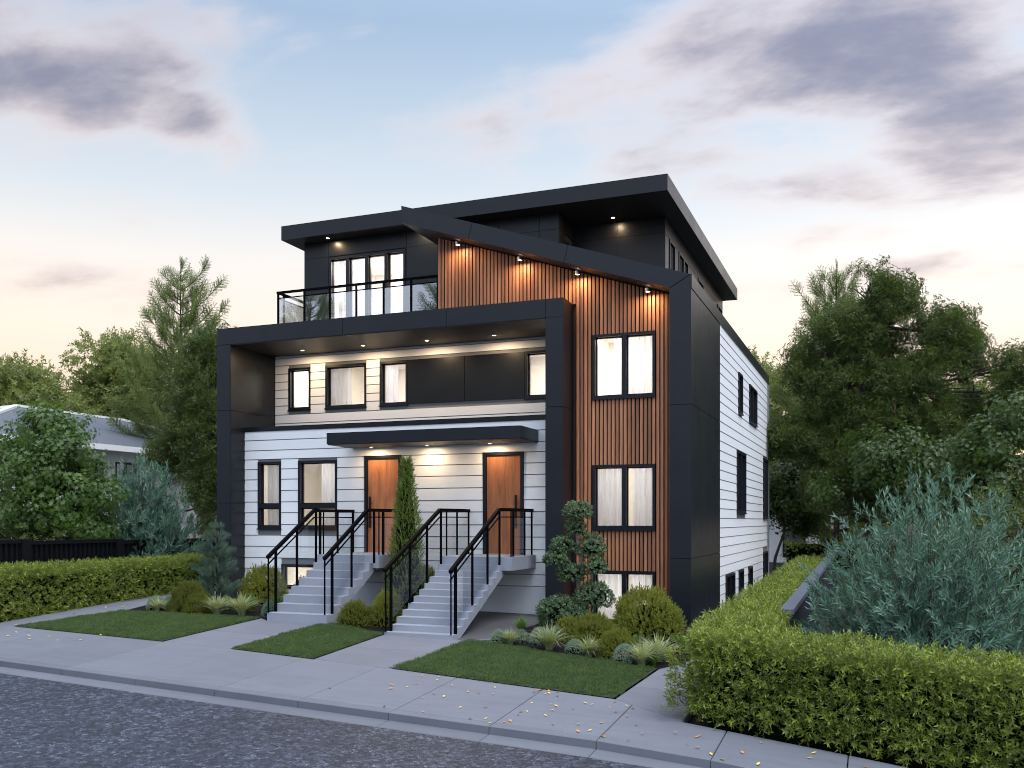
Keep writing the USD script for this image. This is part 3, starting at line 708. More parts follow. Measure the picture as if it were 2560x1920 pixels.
def curtain_mesh(mp, a0, a1, o, u0, u1, seed, amp=0.040, fold=0.125, flare=0.0):
    r = np.random.default_rng(seed)
    n = max(12, int((a1 - a0) / 0.011))
    t = np.linspace(0, 1, n); ph = np.cumsum(r.uniform(0.6, 1.4, n)); ph = ph / ph[-1] * (a1 - a0) / fold * 2 * np.pi
    us = np.linspace(u0, u1, 6); v = []
    for k, u in enumerate(us):
        s = 1.0 + flare * (1 - k / 5)
        for i in range(n):
            off = amp * np.sin(ph[i]) * (0.8 + 0.2 * k / 5) + amp * 0.35 * np.sin(ph[i] * 0.37 + seed)
            v.append(mp(a1 + (a0 + (a1 - a0) * t[i] - a1) * s, o + off, u))
    f = [[k * n + i, k * n + i + 1, (k + 1) * n + i + 1, (k + 1) * n + i] for k in range(5) for i in range(n - 1)]
    return np.array(v), np.array(f)


def window(side, plane, a0, a1, u0, u1, mull=(), trans=(), curtains=(), seed=0, fw=0.055, pane="pane", deep=0.10, proud=0.03, sill=True, dark=False):
    """frame (with its bars), one pane per light, curtains; mull are upright bars, trans cross bars."""
    mp = local(side, plane)
    w = thing("window", parent=HOUSE)
    fr = MB()
    for q in ((a0, a0 + fw, u0, u1), (a1 - fw, a1, u0, u1), (a0 + fw, a1 - fw, u1 - fw, u1), (a0 + fw, a1 - fw, u0, u0 + fw)):
        fr.add(*lbox(mp, q[0], q[1], -deep - 0.03, proud, q[2], q[3]))
    for m_ in mull: fr.add(*lbox(mp, m_ - 0.045, m_ + 0.045, -deep - 0.03, proud - 0.006, u0 + fw, u1 - fw))
    for t_ in trans:
        fr.add(*lbox(mp, a0 + fw, a1 - fw, -deep - 0.03, proud - 0.006, t_ - 0.05, t_ + 0.05))
    ca = [a0 + fw] + [x for m_ in mull for x in (m_ - 0.045, m_ + 0.045)] + [a1 - fw]
    cu = [u0 + fw] + [x for t_ in trans for x in (t_ - 0.05, t_ + 0.05)] + [u1 - fw]
    sw = 0.022
    for i in range(0, len(ca), 2):
        for j in range(0, len(cu), 2):
            p, q, r, s = ca[i], ca[i + 1], cu[j], cu[j + 1]
            for z in ((p, p + sw, r, s), (q - sw, q, r, s), (p + sw, q - sw, s - sw, s), (p + sw, q - sw, r, r + sw)):
                fr.add(*lbox(mp, z[0], z[1], -deep - 0.02, -deep + 0.03, z[2], z[3]))
            obj("pane", lbox(mp, p + sw, q - sw, -deep - 0.004, -deep + 0.004, r + sw, s - sw) if pane == "darkglass" else quad(mp, p + sw, q - sw, -deep, r + sw, s - sw), M[pane], w)
    obj("frame", fr.mesh(), M["frame"], w)
    if sill: obj("sill", lbox(mp, a0 - 0.015, a1 + 0.015, 0.0, proud + 0.02, u0 - 0.028, u0 - 0.001), M["frame"], w)
    for k, (p, q) in enumerate(curtains):
        obj("curtain", curtain_mesh(mp, p, q, -deep - 0.085, u0 - 0.02, u1 + 0.03, seed * 7 + k), M["curtain"], w, smooth=True)
    return w


def quad(mp, a0, a1, o, u0, u1):
    return np.array([mp(a0, o, u0), mp(a1, o, u0), mp(a1, o, u1), mp(a0, o, u1)]), np.array([[0, 1, 2, 3]])


def room(x0, x1, y0, y1, z0, z1, power, lamp=None, col=(1.0, 0.93, 0.83)):
    """A painted room behind a front wall: floor, back, sides and ceiling, with a ceiling lamp."""
    t = 0.03; r = thing("room", parent=HOUSE)
    obj("wall", MB().box(x0 - t, x1 + t, y1, y1 + t, z0, z1).box(x0 - t, x0, y0, y1, z0, z1).box(x1, x1 + t, y0, y1, z0, z1).box(x0, x1, y0, y1, z1, z1 + t).mesh(), M["inside"], r)
    obj("floor", bx(x0, x1, y0, y1, z0 - t, z0), M["roomfloor"], r)
    lx, ly = lamp or ((x0 + x1) / 2, (y0 + y1) / 2)
    obj("ceiling_lamp", prism(Point(lx, ly).buffer(0.14, 8), z1 - 0.035, z1 - 0.004), M["lens"], r)
    L = UsdLux.DiskLight.Define(stage, str(r.GetPath()) + "/bulb")
    L.CreateRadiusAttr(0.25); L.CreateIntensityAttr(power); L.CreateColorAttr(Gf.Vec3f(*col))
    L.AddTranslateOp().Set(Gf.Vec3d(lx, ly, z1 - 0.045))


RP = 34.0
room(-14.1, -11.3, Y1 + 0.15, 21.6, 1.30, 4.0, RP * 1.1, (-12.4, 19.6))
room(-13.4, -11.9, Y1 + 0.15, 20.6, 0.05, 1.20, RP * 0.5, (-12.5, 19.6))
room(-14.1, -12.95, YU + 0.15, 22.2, 4.38, 6.2, RP * 0.8, (-13.5, 20.9))
room(-12.9, -10.0, YU + 0.15, 22.4, 4.38, 6.2, RP * 1.5, (-11.3, 21.0))
room(-8.2, -6.05, YU + 0.15, 22.0, 4.38, 6.2, RP * 1.0, (-7.2, 21.0))
room(-5.9, -3.78, YW + 0.19, 21.4, 4.3, 6.3, RP * 2.6, (-5.1, 20.0))
room(-5.9, -3.78, YW + 0.19, 21.4, 1.4, 4.1, RP * 1.3, (-4.9, 19.8))
room(-5.9, -3.78, YW + 0.19, 21.4, -0.4, 1.22, RP * 1.2, (-4.9, 19.8))
room(-13.1, -9.6, YP + 0.13, 22.9, 6.53, 8.95, RP * 6.0, (-11.2, 21.4), (1.0, 0.95, 0.90))

def win(box_, side="front", plane=Y1, **k): return window(side, plane, box_[0], box_[1], box_[2], box_[3], **k)
win(LOW["w5"], trans=(2.45,), curtains=[(-13.66, -13.10)], seed=1)
win(LOW["w6"], trans=(2.45,), curtains=[(-12.14, -11.55)], seed=2)
win(LOW["wb"], curtains=[], seed=3, sill=False)
win(UPP["w1"], plane=YU, seed=4)
win(UPP["w2"], plane=YU, curtains=[(-12.70, -12.10), (-11.68, -11.55)], seed=5)
win(UPP["w3"], plane=YU, curtains=[(-11.17, -10.80)], seed=6)
win(UPP["w4"], plane=YU, seed=7)
win(WOO["a"], plane=YW - 0.012, mull=(-4.86,), curtains=[(-5.12, -4.92), (-4.84, -4.2)], seed=8)
win(WOO["b"], plane=YW - 0.012, mull=(-4.86,), curtains=[(-5.52, -4.96), (-4.70, -4.2)], seed=9)
win(WOO["c"], plane=YW - 0.012, mull=(-4.86,), curtains=[(-5.52, -4.95), (-4.72, -4.2)], seed=10)
win(PEN["s"], plane=YP, mull=(-12.10, -11.56, -11.03), curtains=[(-12.44, -11.66), (-10.9, -10.48)], seed=11, fw=0.06, sill=False, proud=0.01, pane="coatpane")
for k_, (key, mu) in enumerate((("A", ()), ("B", (27.7,)), ("C", (25.2,)), ("l1", (23.2,)), ("l2", ()), ("l3", ()))):
    win(SIDE[key], side="side", plane=XR, mull=mu, seed=20 + k_, curtains=[(SIDE[key][0] + 0.1, SIDE[key][0] + 0.55)] if key in "BC" else [], fw=0.06)
for key in ("D", "l4"):
    bpart("dark_recess", M["joint"], XR - 0.9, XR - 0.86, SIDE[key][0] - 0.1, SIDE[key][1] + 0.1, SIDE[key][2] - 0.1, SIDE[key][3] + 0.1)
    win(SIDE[key], side="side", plane=XR, pane="darkglass", seed=3, fw=0.05, deep=0.03)
# unlit rooms behind the side windows
for a, b, c, d in ((24.5, 25.5, 4.8, 6.1), (26.7, 28.7, 4.8, 6.1), (24.2, 26.2, 2.2, 4.0), (22.3, 24.1, -0.7, 0.95), (24.6, 25.7, 0.1, 0.95), (26.5, 27.6, -0.4, 0.95)):
    obj("side_room", MB().box(XR - 1.6, XR - 1.57, a, b, c, d).box(XR - 1.57, XR - 0.165, a - 0.03, a, c, d).box(XR - 1.57, XR - 0.165, b, b + 0.03, c, d).box(XR - 1.57, XR - 0.165, a, b, d, d + 0.03).box(XR - 1.57, XR - 0.165, a, b, c - 0.03, c).mesh(), M["inside"], HOUSE)
for a, b in ((21.39, 22.0), (22.49, 23.09), (23.12, 23.63), (25.09, 25.89), (28.33, 29.2)):
    window("side", XP, a, b, 7.2, 8.612, pane="darkglass", fw=0.05, sill=False, seed=2, deep=0.05, proud=0.02)
window("side", -6.64, 20.26, 20.83, 6.6, 8.5, pane="darkglass", fw=0.05, sill=False, deep=0.03, proud=0.015)


def door(x0, x1, handle_x):
    d = thing("door", parent=HOUSE); f = 0.075
    obj("frame", MB().box(x0, x0 + f, Y1 - 0.045, Y1 + 0.12, 1.384, 3.58).box(x1 - f, x1, Y1 - 0.045, Y1 + 0.12, 1.384, 3.58).box(x0 + f, x1 - f, Y1 - 0.045, Y1 + 0.12, 3.51, 3.58).mesh(), M["frame"], d)
    obj("leaf", bx(x0 + f + 0.004, x1 - f - 0.004, Y1 + 0.0, Y1 + 0.05, 1.39, 3.505), M["door"], d)
    obj("handle", MB().box(handle_x - 0.022, handle_x + 0.022, Y1 - 0.075, Y1 - 0.045, 1.94, 2.65).box(handle_x - 0.012, handle_x + 0.012, Y1 - 0.046, Y1 + 0.001, 2.05, 2.08).box(handle_x - 0.012, handle_x + 0.012, Y1 - 0.046, Y1 + 0.001, 2.50, 2.53).mesh(), M["frame"], d)
    obj("threshold", bx(x0 + f, x1 - f, Y1 - 0.05, Y1 + 0.1, 1.381, 1.389), M["trim"], d)


door(-10.89, -9.94, -10.735)
door(-7.95, -7.01, -7.18)


def downlight(x, y, z, power, proud=0.02, tilt=None, r=0.042):
    d = thing("downlight", parent=HOUSE)
    ring = trimesh.creation.annulus(r_min=r, r_max=r + 0.012, height=proud, sections=20)
    ring.apply_translation((x, y, z - proud / 2))
    obj("ring", (ring.vertices, ring.faces), M["steel"], d)
    obj("lens", prism(Point(x, y).buffer(r - 0.001, 6), z - proud * 0.75, z - proud * 0.45), M["lens"], d)
    L = UsdLux.DiskLight.Define(stage, str(d.GetPath()) + "/bulb")
    L.CreateRadiusAttr(r); L.CreateIntensityAttr(power); L.CreateColorAttr(Gf.Vec3f(1.0, 0.72, 0.42)); L.CreateNormalizeAttr(False)
    L.AddTranslateOp().Set(Gf.Vec3d(x, y, z - proud - 0.008))
    if CONE:
        sh = UsdLux.ShapingAPI.Apply(L.GetPrim())


CONE = False
DP = 650.0
for x in (-12.98, -11.30, -9.62, -7.95): downlight(x, 19.2, 6.247, DP * 1.3)
for x in (-10.54, -9.15, -7.66): downlight(x, 18.26, 3.757, DP * 0.6)
for x in (-12.51,): downlight(x, 19.58, 9.021, DP * 0.5)
downlight(-10.0, 19.6, 9.021, DP * 0.7)
downlight(-5.61, 20.62, 9.021, DP * 0.5)
for x in (-8.52, -7.07, -5.79, -4.31):
    downlight(x, 18.50, rk(x, 0) - 0.03, DP * 0.45, proud=0.07)

# ------------------------------------------------------------------ balcony railing
BY = 18.85
br = thing("balcony_railing", "black railing with clear glass panels along the upper balcony edge", "railing")
bposts = [-13.43, -12.69, -11.98, -11.27, -10.55, -9.84, -9.17]
for x in bposts:
    obj("post", bx(x - 0.02, x + 0.02, BY - 0.02, BY + 0.02, 6.653, 7.56), M["rail"], br)
obj("top_rail", bx(-13.46, -9.14, BY - 0.03, BY + 0.03, 7.56, 7.61), M["rail"], br)
obj("top_rail", bx(-13.46, -13.40, BY + 0.031, YP + 0.3, 7.56, 7.61), M["rail"], br)
obj("lower_rail", bx(-13.44, -9.15, BY - 0.012, BY + 0.012, 7.44, 7.462), M["rail"], br)
obj("lower_rail", bx(-13.442, -13.418, BY + 0.021, YP + 0.3, 7.44, 7.462), M["rail"], br)
for a, b in zip(bposts[:-1], bposts[1:]):
    v = np.array([(a + 0.03, BY, 6.70), (b - 0.03, BY, 6.70), (b - 0.03, BY, 7.44), (a + 0.03, BY, 7.44)])
    obj("glass_panel", (v, np.array([[0, 1, 2, 3]])), M["coatglass"], br)
for y in (19.08, YP + 0.28):
    obj("post", bx(-13.45, -13.41, y - 0.02, y + 0.02, 6.653, 7.56), M["rail"], br)
v = np.array([(-13.43, BY + 0.05, 6.70), (-13.43, YP + 0.24, 6.70), (-13.43, YP + 0.24, 7.44), (-13.43, BY + 0.05, 7.44)])
obj("glass_panel", (v, np.array([[0, 1, 2, 3]])), M["coatglass"], br)


# ------------------------------------------------------------------ stairs with their railings
def staircase(label, x0, x1, xl1, noses, land_y, base_z, under, rails):
    """noses: (y, z) of each tread's front edge from the bottom up; the landing runs from land_y to the wall between x0 and xl1."""
    s = thing("entry_stairs", label, "staircase", group=None)
    zb = base_z
    for i, (y, z) in enumerate(noses):
        y1 = noses[i + 1][0] if i + 1 < len(noses) else land_y
        lo = zb if i == 0 else noses[i - 1][1] + 0.0
        # each tread is a block of its own, cast onto the sloping slab
        v, f = bx(x0, x1, y, y1 + 0.03, lo - 0.0 if i else zb - 0.25, z)
        obj("step", (v, f), M["stair"], s)
    uy0, uz0, uy1, uz1 = under
    k = (uz1 - uz0) / (uy1 - uy0)
    y_top, z_top = noses[-1]
    poly = [(noses[0][0] + 0.002, zb - 0.25), (noses[0][0] + 0.002, noses[0][1] - 0.004)]
    for i, (y, z) in enumerate(noses[1:]):
        poly += [(y + 0.002, noses[i][1] - 0.004), (y + 0.002, z - 0.004)]
    poly += [(land_y + 0.1, z_top - 0.004), (land_y + 0.1, uz1 + k * (land_y + 0.1 - uy1)), (uy0, uz0), (uy0 - 0.3 / k * 0.6, zb - 0.25)]
    obj("flight_slab", prism(Polygon(poly).buffer(0), x0 + 0.001, x1 - 0.001, "x"), M["stair"], s)
    obj("landing", bx(x0, xl1, land_y, Y1 - 0.024, 1.11, 1.379), M["stair"], s)
    for R in rails:
        x = R["x"]; r = thing("railing", parent=s)
        (ya, za), (yb, zb2), yw = R["bottom"], R["bend"], Y1 - 0.06
        xl = R.get("xl", x)
        ptsr = [(x, ya, za), (x, yb, zb2), (xl, yb + 0.12, zb2), (xl, yw, zb2)] if xl != x else [(x, ya, za), (x, yb, zb2), (x, yw, zb2)]
        for nm, dz, wd, hh in (("top_rail", 0.0, 0.06, 0.065), ("lower_rail", -0.145, 0.022, 0.022)):
            m = MB()
            for p, q in zip(ptsr[:-1], ptsr[1:]):
                m.add(*bar((p[0], p[1], p[2] + dz), (q[0], q[1], q[2] + dz), wd, hh))
            for p in ptsr[1:-1]:
                sp = trimesh.creation.icosphere(1, wd * 0.55); sp.apply_translation((p[0], p[1], p[2] + dz)); m.tm(sp)
            obj(nm, m.mesh(), M["rail"], r)
        slope = (zb2 - za) / (yb - ya)
        railz = lambda y: za + slope * (y - ya) if y < yb else zb2
        for (y, z, w) in R["posts"]:
            xx = xl if y > yb + 0.05 else x
            obj("post", bx(xx - w / 2, xx + w / 2, y - w / 2, y + w / 2, z, railz(y) - 0.01), M["rail"], r)
        # glass between the rails: one sheet beside the flight, one beside the landing
        g0, g1 = R["posts"][1][0] + 0.03, yb - 0.02
        tread = lambda y: R["nz"] + (y - noses[0][0]) * k
        v = np.array([(x, g0, tread(g0) + 0.10), (x, g1, tread(g1) + 0.10), (x, g1, railz(g1) - 0.16), (x, g0, railz(g0) - 0.16)])
        obj("glass_panel", (v, np.array([[0, 1, 2, 3]])), M["railglass"], r)
        v = np.array([(xl, yb + 0.16, 1.43), (xl, yw - 0.03, 1.43), (xl, yw - 0.03, zb2 - 0.16), (xl, yb + 0.16, zb2 - 0.16)])
        obj("glass_panel", (v, np.array([[0, 1, 2, 3]])), M["railglass"], r)
    return s


rn = [(14.87, 0.09), (15.10, 0.20), (15.33, 0.32), (15.56, 0.43), (15.79, 0.54), (16.02, 0.65), (16.25, 0.765), (16.475, 0.875), (16.70, 0.985), (16.93, 1.10), (17.08, 1.22)]
ln = [(15.35, 0.29), (15.64, 0.45), (15.89, 0.605), (16.16, 0.76), (16.44, 0.91), (16.72, 1.06), (16.97, 1.22)]
staircase("long right-hand concrete entry stairs of eleven steps with black glass railings", -8.31, -6.95, -6.74, rn, 17.18, 0.03, (15.24, 0.02, 17.32, 1.03),
          [dict(x=-6.98, xl=-6.80, bottom=(14.84, 1.20), bend=(17.10, 2.32), nz=0.09, posts=[(14.87, 0.09, 0.022), (15.06, 0.09, 0.042), (15.80, 0.54, 0.036), (16.52, 0.875, 0.036), (17.13, 1.22, 0.036), (17.30, 1.38, 0.024), (17.42, 1.38, 0.036), (18.07, 1.38, 0.03), (18.50, 1.38, 0.03)]),
           dict(x=-8.27, bottom=(14.81, 1.20), bend=(17.08, 2.32), nz=0.09, posts=[(14.85, 0.09, 0.022), (15.05, 0.09, 0.042), (15.79, 0.54, 0.036), (16.51, 0.875, 0.036), (17.14, 1.22, 0.036), (17.41, 1.38, 0.022), (17.92, 1.38, 0.03), (18.52, 1.38, 0.03)])])
staircase("shorter left-hand concrete entry stairs of seven steps with black glass railings", -11.20, -9.84, -9.70, ln, 17.12, 0.14, (16.27, 0.51, 17.17, 1.03),
          [dict(x=-9.88, xl=-9.75, bottom=(15.34, 1.37), bend=(16.96, 2.32), nz=0.29, posts=[(15.36, 0.29, 0.022), (15.62, 0.29, 0.042), (16.34, 0.76, 0.036), (17.02, 1.22, 0.036), (17.22, 1.38, 0.022), (17.40, 1.38, 0.042), (18.0, 1.38, 0.03), (18.52, 1.38, 0.03)]),
           dict(x=-11.16, bottom=(15.31, 1.38), bend=(16.94, 2.32), nz=0.29, posts=[(15.34, 0.29, 0.022), (15.58, 0.29, 0.042), (16.31, 0.76, 0.036), (17.01, 1.22, 0.036), (17.17, 1.38, 0.042), (17.30, 1.38, 0.022), (17.87, 1.38, 0.036), (18.52, 1.38, 0.036)])])

# ------------------------------------------------------------------ plant pieces
def frames(d, spin):
    """Rotation matrices (n,3,3) that turn +z to the directions d, after a spin about z."""
    d = np.asarray(d, float); d = d / (np.linalg.norm(d, axis=1, keepdims=True) + 1e-12)
    ref = np.where(np.abs(d[:, 2:3]) < 0.95, [[0, 0, 1.0]], [[1.0, 0, 0]])
    a = np.cross(ref, d); a /= np.linalg.norm(a, axis=1, keepdims=True)
    b = np.cross(d, a)
    c, s = np.cos(spin)[:, None], np.sin(spin)[:, None]
    return np.stack([a * c + b * s, b * c - a * s, d], axis=2)


def leaf(L, w, droop=0.12, fold=0.25, at=0.42):
    """One folded leaf along +z from the origin, its upper side towards +x."""
    v = np.array([(0, 0, 0), (fold * w * 0.5, -w / 2, at * L), (0.02 * L, 0, at * L), (fold * w * 0.5, w / 2, at * L), (-droop * L, 0, L)])
    return v, np.array([[0, 1, 2], [0, 2, 3], [1, 4, 2], [2, 4, 3]])


def blade(L, w):
    v = np.array([(0, -w / 2, 0), (0, w / 2, 0), (0.0, 0, L)])
    return v, np.array([[0, 1, 2]])


def lobed(L, w):
    """A maple-like leaf: five pointed lobes."""
    o = [(0, 0.0), (0.34, 0.10), (0.20, 0.32), (0.50, 0.58), (0.17, 0.60), (0.0, 1.0)]
    y = [p[0] * w for p in o] + [-p[0] * w for p in o[4:0:-1]]
    z = [p[1] * L for p in o] + [p[1] * L for p in o[4:0:-1]]
    v = np.c_[np.abs(np.array(y)) * 0.25 - 0.15 * np.array(z), y, z]
    v = np.vstack([v, [(-0.04 * L, 0, 0.42 * L)]]); n = len(v) - 1
    return v, np.array([[i, (i + 1) % n, n] for i in range(n)])


def place(shape, R, T, s=None):
    """Many copies of one small shape as one mesh."""
    v, f = shape; n = len(T)
    s = np.ones(n) if s is None else np.asarray(s)
    V = np.einsum("nij,kj->nki", R, v) * s[:, None, None] + np.asarray(T)[:, None]
    F = f[None] + (np.arange(n) * len(v))[:, None, None]
    return V.reshape(-1, 3), F.reshape(-1, f.shape[1])


def sprig(n, L, leaf_shape, r, tilt=0.9, stem=0.0015, tiltend=0.45, lenvar=0.3, bend=0.1, start=0.12):
    """A stem along +z with n leaves in a spiral."""
    t = np.linspace(start, 1, n); ang = np.arange(n) * 2.4 + r.uniform(-0.3, 0.3, n)
    tl = tilt + (tiltend - tilt) * t + r.uniform(-0.15, 0.15, n)
    d = np.c_[np.sin(tl) * np.cos(ang), np.sin(tl) * np.sin(ang), np.cos(tl)]
    pos = np.c_[bend * L * t ** 2, np.zeros(n), t * L]
    R = frames(d, np.zeros(n))
    # turn each leaf's upper side to the stem's tip
    up = np.array([0, 0, 1.0]); z = R[:, :, 2]; x = up - z * (z @ up)[:, None]; x /= np.linalg.norm(x, axis=1, keepdims=True) + 1e-9
    R = np.stack([x, np.cross(z, x), z], axis=2)
    mb = MB().add(*place(leaf_shape, R, pos, r.uniform(1 - lenvar, 1 + lenvar, n)))
    if stem: mb.add(*tube([(0, 0, 0), (bend * L * 0.25, 0, L * 0.5), (bend * L, 0, L)], [stem, stem * 0.8, stem * 0.4], 3, False))
    return mb.mesh()


def quats(R):
    m = np.asarray(R); t = m[:, 0, 0] + m[:, 1, 1] + m[:, 2, 2]
    q = np.empty((len(m), 4))
    q[:, 0] = np.sqrt(np.maximum(0, 1 + t)) / 2
    q[:, 1] = np.copysign(np.sqrt(np.maximum(0, 1 + m[:, 0, 0] - m[:, 1, 1] - m[:, 2, 2])) / 2, m[:, 2, 1] - m[:, 1, 2])
    q[:, 2] = np.copysign(np.sqrt(np.maximum(0, 1 - m[:, 0, 0] + m[:, 1, 1] - m[:, 2, 2])) / 2, m[:, 0, 2] - m[:, 2, 0])
    q[:, 3] = np.copysign(np.sqrt(np.maximum(0, 1 - m[:, 0, 0] - m[:, 1, 1] + m[:, 2, 2])) / 2, m[:, 1, 0] - m[:, 0, 1])
    return q


def scatter(name, parent, protos, m, T, R, s, r, kind="stuff", label=None):
    """A PointInstancer of small plant pieces; protos are shapes, each instance takes one at random."""
    path = numbered(path_of(parent) + "/" + name)
    pi = UsdGeom.PointInstancer.Define(stage, path)
    mats = m if isinstance(m, (list, tuple)) else [m] * len(protos)
    for k, sh in enumerate(protos):
        q = usdkit.mesh(stage, f"{path}/piece_{k:03d}", sh, mats[k])
        pi.CreatePrototypesRel().AddTarget(q.GetPath())
    n = len(T)
    pi.CreateProtoIndicesAttr(Vt.IntArray.FromNumpy(r.integers(0, len(protos), n).astype(np.int32)))
    pi.CreatePositionsAttr(Vt.Vec3fArray.FromNumpy(np.asarray(T, np.float32)))
    q = quats(R)
    pi.CreateOrientationsAttr(Vt.QuathArray([Gf.Quath(float(a), float(b), float(c), float(d)) for a, b, c, d in q]))
    pi.CreateScalesAttr(Vt.Vec3fArray.FromNumpy(np.repeat(np.asarray(s, np.float32)[:, None], 3, 1)))
    return tag(pi.GetPrim(), kind=kind, label=label)


# ------------------------------------------------------------------ hedges
r0 = np.random.default_rng(11)
HSPR = [sprig(int(k), 0.10, leaf(l, w, 0.22), r0, tilt=t, tiltend=0.4, lenvar=0.5) for k, l, w, t in ((9, 0.050, 0.0145, 1.1), (7, 0.058, 0.015, 0.9), (11, 0.040, 0.013, 1.2), (8, 0.046, 0.0155, 1.0), (6, 0.062, 0.0145, 0.8))]
HSPR_FAR = [sprig(7, 0.13, leaf(0.085, 0.026, 0.18), r0, tilt=1.15, tiltend=0.45, stem=0) for _ in range(3)]


def hedge(name, label, faces, core, seed, dens=170, far=False, shaggy=None):
    """faces: (origin, side a, side b, outward) parallelograms of the clipped surface; core: solid inside."""
    h = thing(name, label, "hedge"); r = np.random.default_rng(seed)
    T, D = [], []
    for o, a, b, nrm in faces:
        o, a, b, nrm = map(lambda q: np.asarray(q, float), (o, a, b, nrm))
        n = int(np.linalg.norm(np.cross(a, b)) * dens)
        u, w = r.random((2, n))
        p = o + u[:, None] * a + w[:, None] * b
        nz = meshkit.noise(p * 3.1, seed) - 0.5
        p += nrm * (nz[:, None] * 0.09 - r.random((n, 1)) ** 1.3 * 0.24 - 0.03)
        d = nrm * 0.9 + r.normal(0, 0.55, (n, 3)) + np.array([0, 0, 0.35])
        ok = meshkit.fbm(p * 2.3, 3, seed + 9) > 0.27
        T.append(p[ok]); D.append(d[ok])
    if shaggy is not None:
        T.append(shaggy[0]); D.append(shaggy[1])
    T, D = np.vstack(T), np.vstack(D); n = len(T)
    scatter("foliage", h, HSPR_FAR if far else HSPR, M["hedgeleaf"], T, frames(D, r.uniform(0, 6.28, n)), r.uniform(0.6, 1.25, n), r)
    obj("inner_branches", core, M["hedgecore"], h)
    return h


def hexa(b, t):
    """A solid from four bottom and four top corners."""
    v = np.array(list(b) + list(t), float)
    f = np.array([[0, 3, 2, 1], [4, 5, 6, 7], [0, 1, 5, 4], [1, 2, 6, 5], [2, 3, 7, 6], [3, 0, 4, 7]])
    return v, f


g = lambda x, y: float(ground(x, y))
# right: a leg along the side of the house and a leg along the pavement
A = (-2.13, 11.10); B = (4.6, 10.45); C = (4.6, 11.5); D_ = (-1.12, 11.98); E_ = (-1.15, 28.2); F_ = (-2.15, 28.2)
za, zd, zb_, ze = 0.78, 0.72, 0.34, 1.0
fa = []
P3 = lambda p, z: np.array([p[0], p[1], z])
fa.append((P3(A, g(*A) + 0.05), P3(B, g(*B) + 0.05) - P3(A, g(*A) + 0.05), np.array([0, 0, 1.0]), (-0.09, -1, 0)))
fa.append((P3(A, za), P3(B, zb_) - P3(A, za), P3(C, zb_ + 0.02) - P3(B, zb_), (0.05, -0.05, 1)))
fa.append((P3(A, g(*A) + 0.10), P3(F_, g(*F_) + 0.10) - P3(A, g(*A) + 0.10), np.array([0, 0, 0.83]), (-1, 0, 0)))
fa.append((P3((-2.13, 13.4), za + 0.06), P3(F_, ze) - P3((-2.13, 13.4), za + 0.06), np.array([0.80, 0, 0]), (0, -0.02, 1)))
fa.append((P3(D_, g(*D_) + 0.10), np.array([0, 1.45, 0]), np.array([0, 0, 0.80]), (1, 0, 0)))
fa.append((P3((-2.13, 11.9), za + 0.02), np.array([0, 1.5, 0.02]), np.array([1.0, 0, 0]), (0, -0.02, 1)))
rs = np.random.default_rng(3)
sh_n = 130
sh_z = rs.random(sh_n) ** 1.3
sh_p = np.c_[-2.17 - rs.random(sh_n) * 0.16, 11.02 + rs.random(sh_n) * 0.5, g(*A) + 0.12 + sh_z * 0.75]
ins = 0.24
core = MB().add(*hexa([P3((-1.9, 11.36), -0.6), P3((4.6, 10.72), -0.9), P3((4.6, 11.3), -0.9), P3((-1.9, 11.76), -0.6)], [P3((-1.9, 11.36), za - ins), P3((4.6, 10.72), zb_ - ins - 0.05), P3((4.6, 11.3), zb_ - ins), P3((-1.9, 11.76), za - ins)]))
core.add(*hexa([P3((-1.9, 11.4), -0.6), P3((-1.5, 11.4), -0.6), P3((-1.5, 28.1), -0.4), P3((-1.9, 28.1), -0.4)], [P3((-1.9, 11.4), za - ins), P3((-1.5, 11.4), zd - ins), P3((-1.5, 28.1), ze - ins), P3((-1.9, 28.1), ze - ins)]))
hedge("clipped_hedge", "L-shaped light green clipped hedge running along the right side of the house and the pavement", fa, core.mesh(), 21, dens=900,
      shaggy=(sh_p, np.c_[-np.ones(sh_n), rs.normal(0, 0.5, sh_n), rs.normal(0.6, 0.4, sh_n)]))
# left: one leg along the left boundary
fa = []
zl0, zl1 = 1.20, 1.16
bl = lambda y: -16.12 + (y - 13.4) * 0.055
fa.append((np.array([bl(9.0), 9.0, -0.2]), np.array([bl(21.0) - bl(9.0), 12.0, 0.38]), np.array([0, 0, 1.08]), (1, -0.05, 0)))
fa.append((np.array([bl(9.0), 9.0, 1.14]), np.array([bl(21.0) - bl(9.0), 12.0, 0.04]), np.array([-0.95, 0, 0]), (0, 0, 1)))
core = hexa([(bl(9) - .85, 9, -0.6), (bl(9) - .26, 9, -0.6), (bl(21) - .26, 21, -0.3), (bl(21) - .85, 21, -0.3)], [(bl(9) - .85, 9, 0.9), (bl(9) - .26, 9, 0.9), (bl(21) - .26, 21, 0.94), (bl(21) - .85, 21, 0.94)])
hedge("clipped_hedge", "straight clipped green hedge along the left boundary in front of the black fence", fa, core, 22, dens=640)
# far hedge behind the house
fa = [((-3.6, 39.2, 0.1), (4.4, 0.6, 0), (0, 0, 1.15), (0, -1, 0)), ((-3.6, 39.2, 1.25), (4.4, 0.6, 0), (0, 0.9, 0), (0, 0, 1))]
hedge("clipped_hedge", "small distant hedge in front of the white house behind the plot", fa, bx(-3.5, 0.8, 39.95, 40.5, -0.2, 1.15), 23, dens=60, far=True)

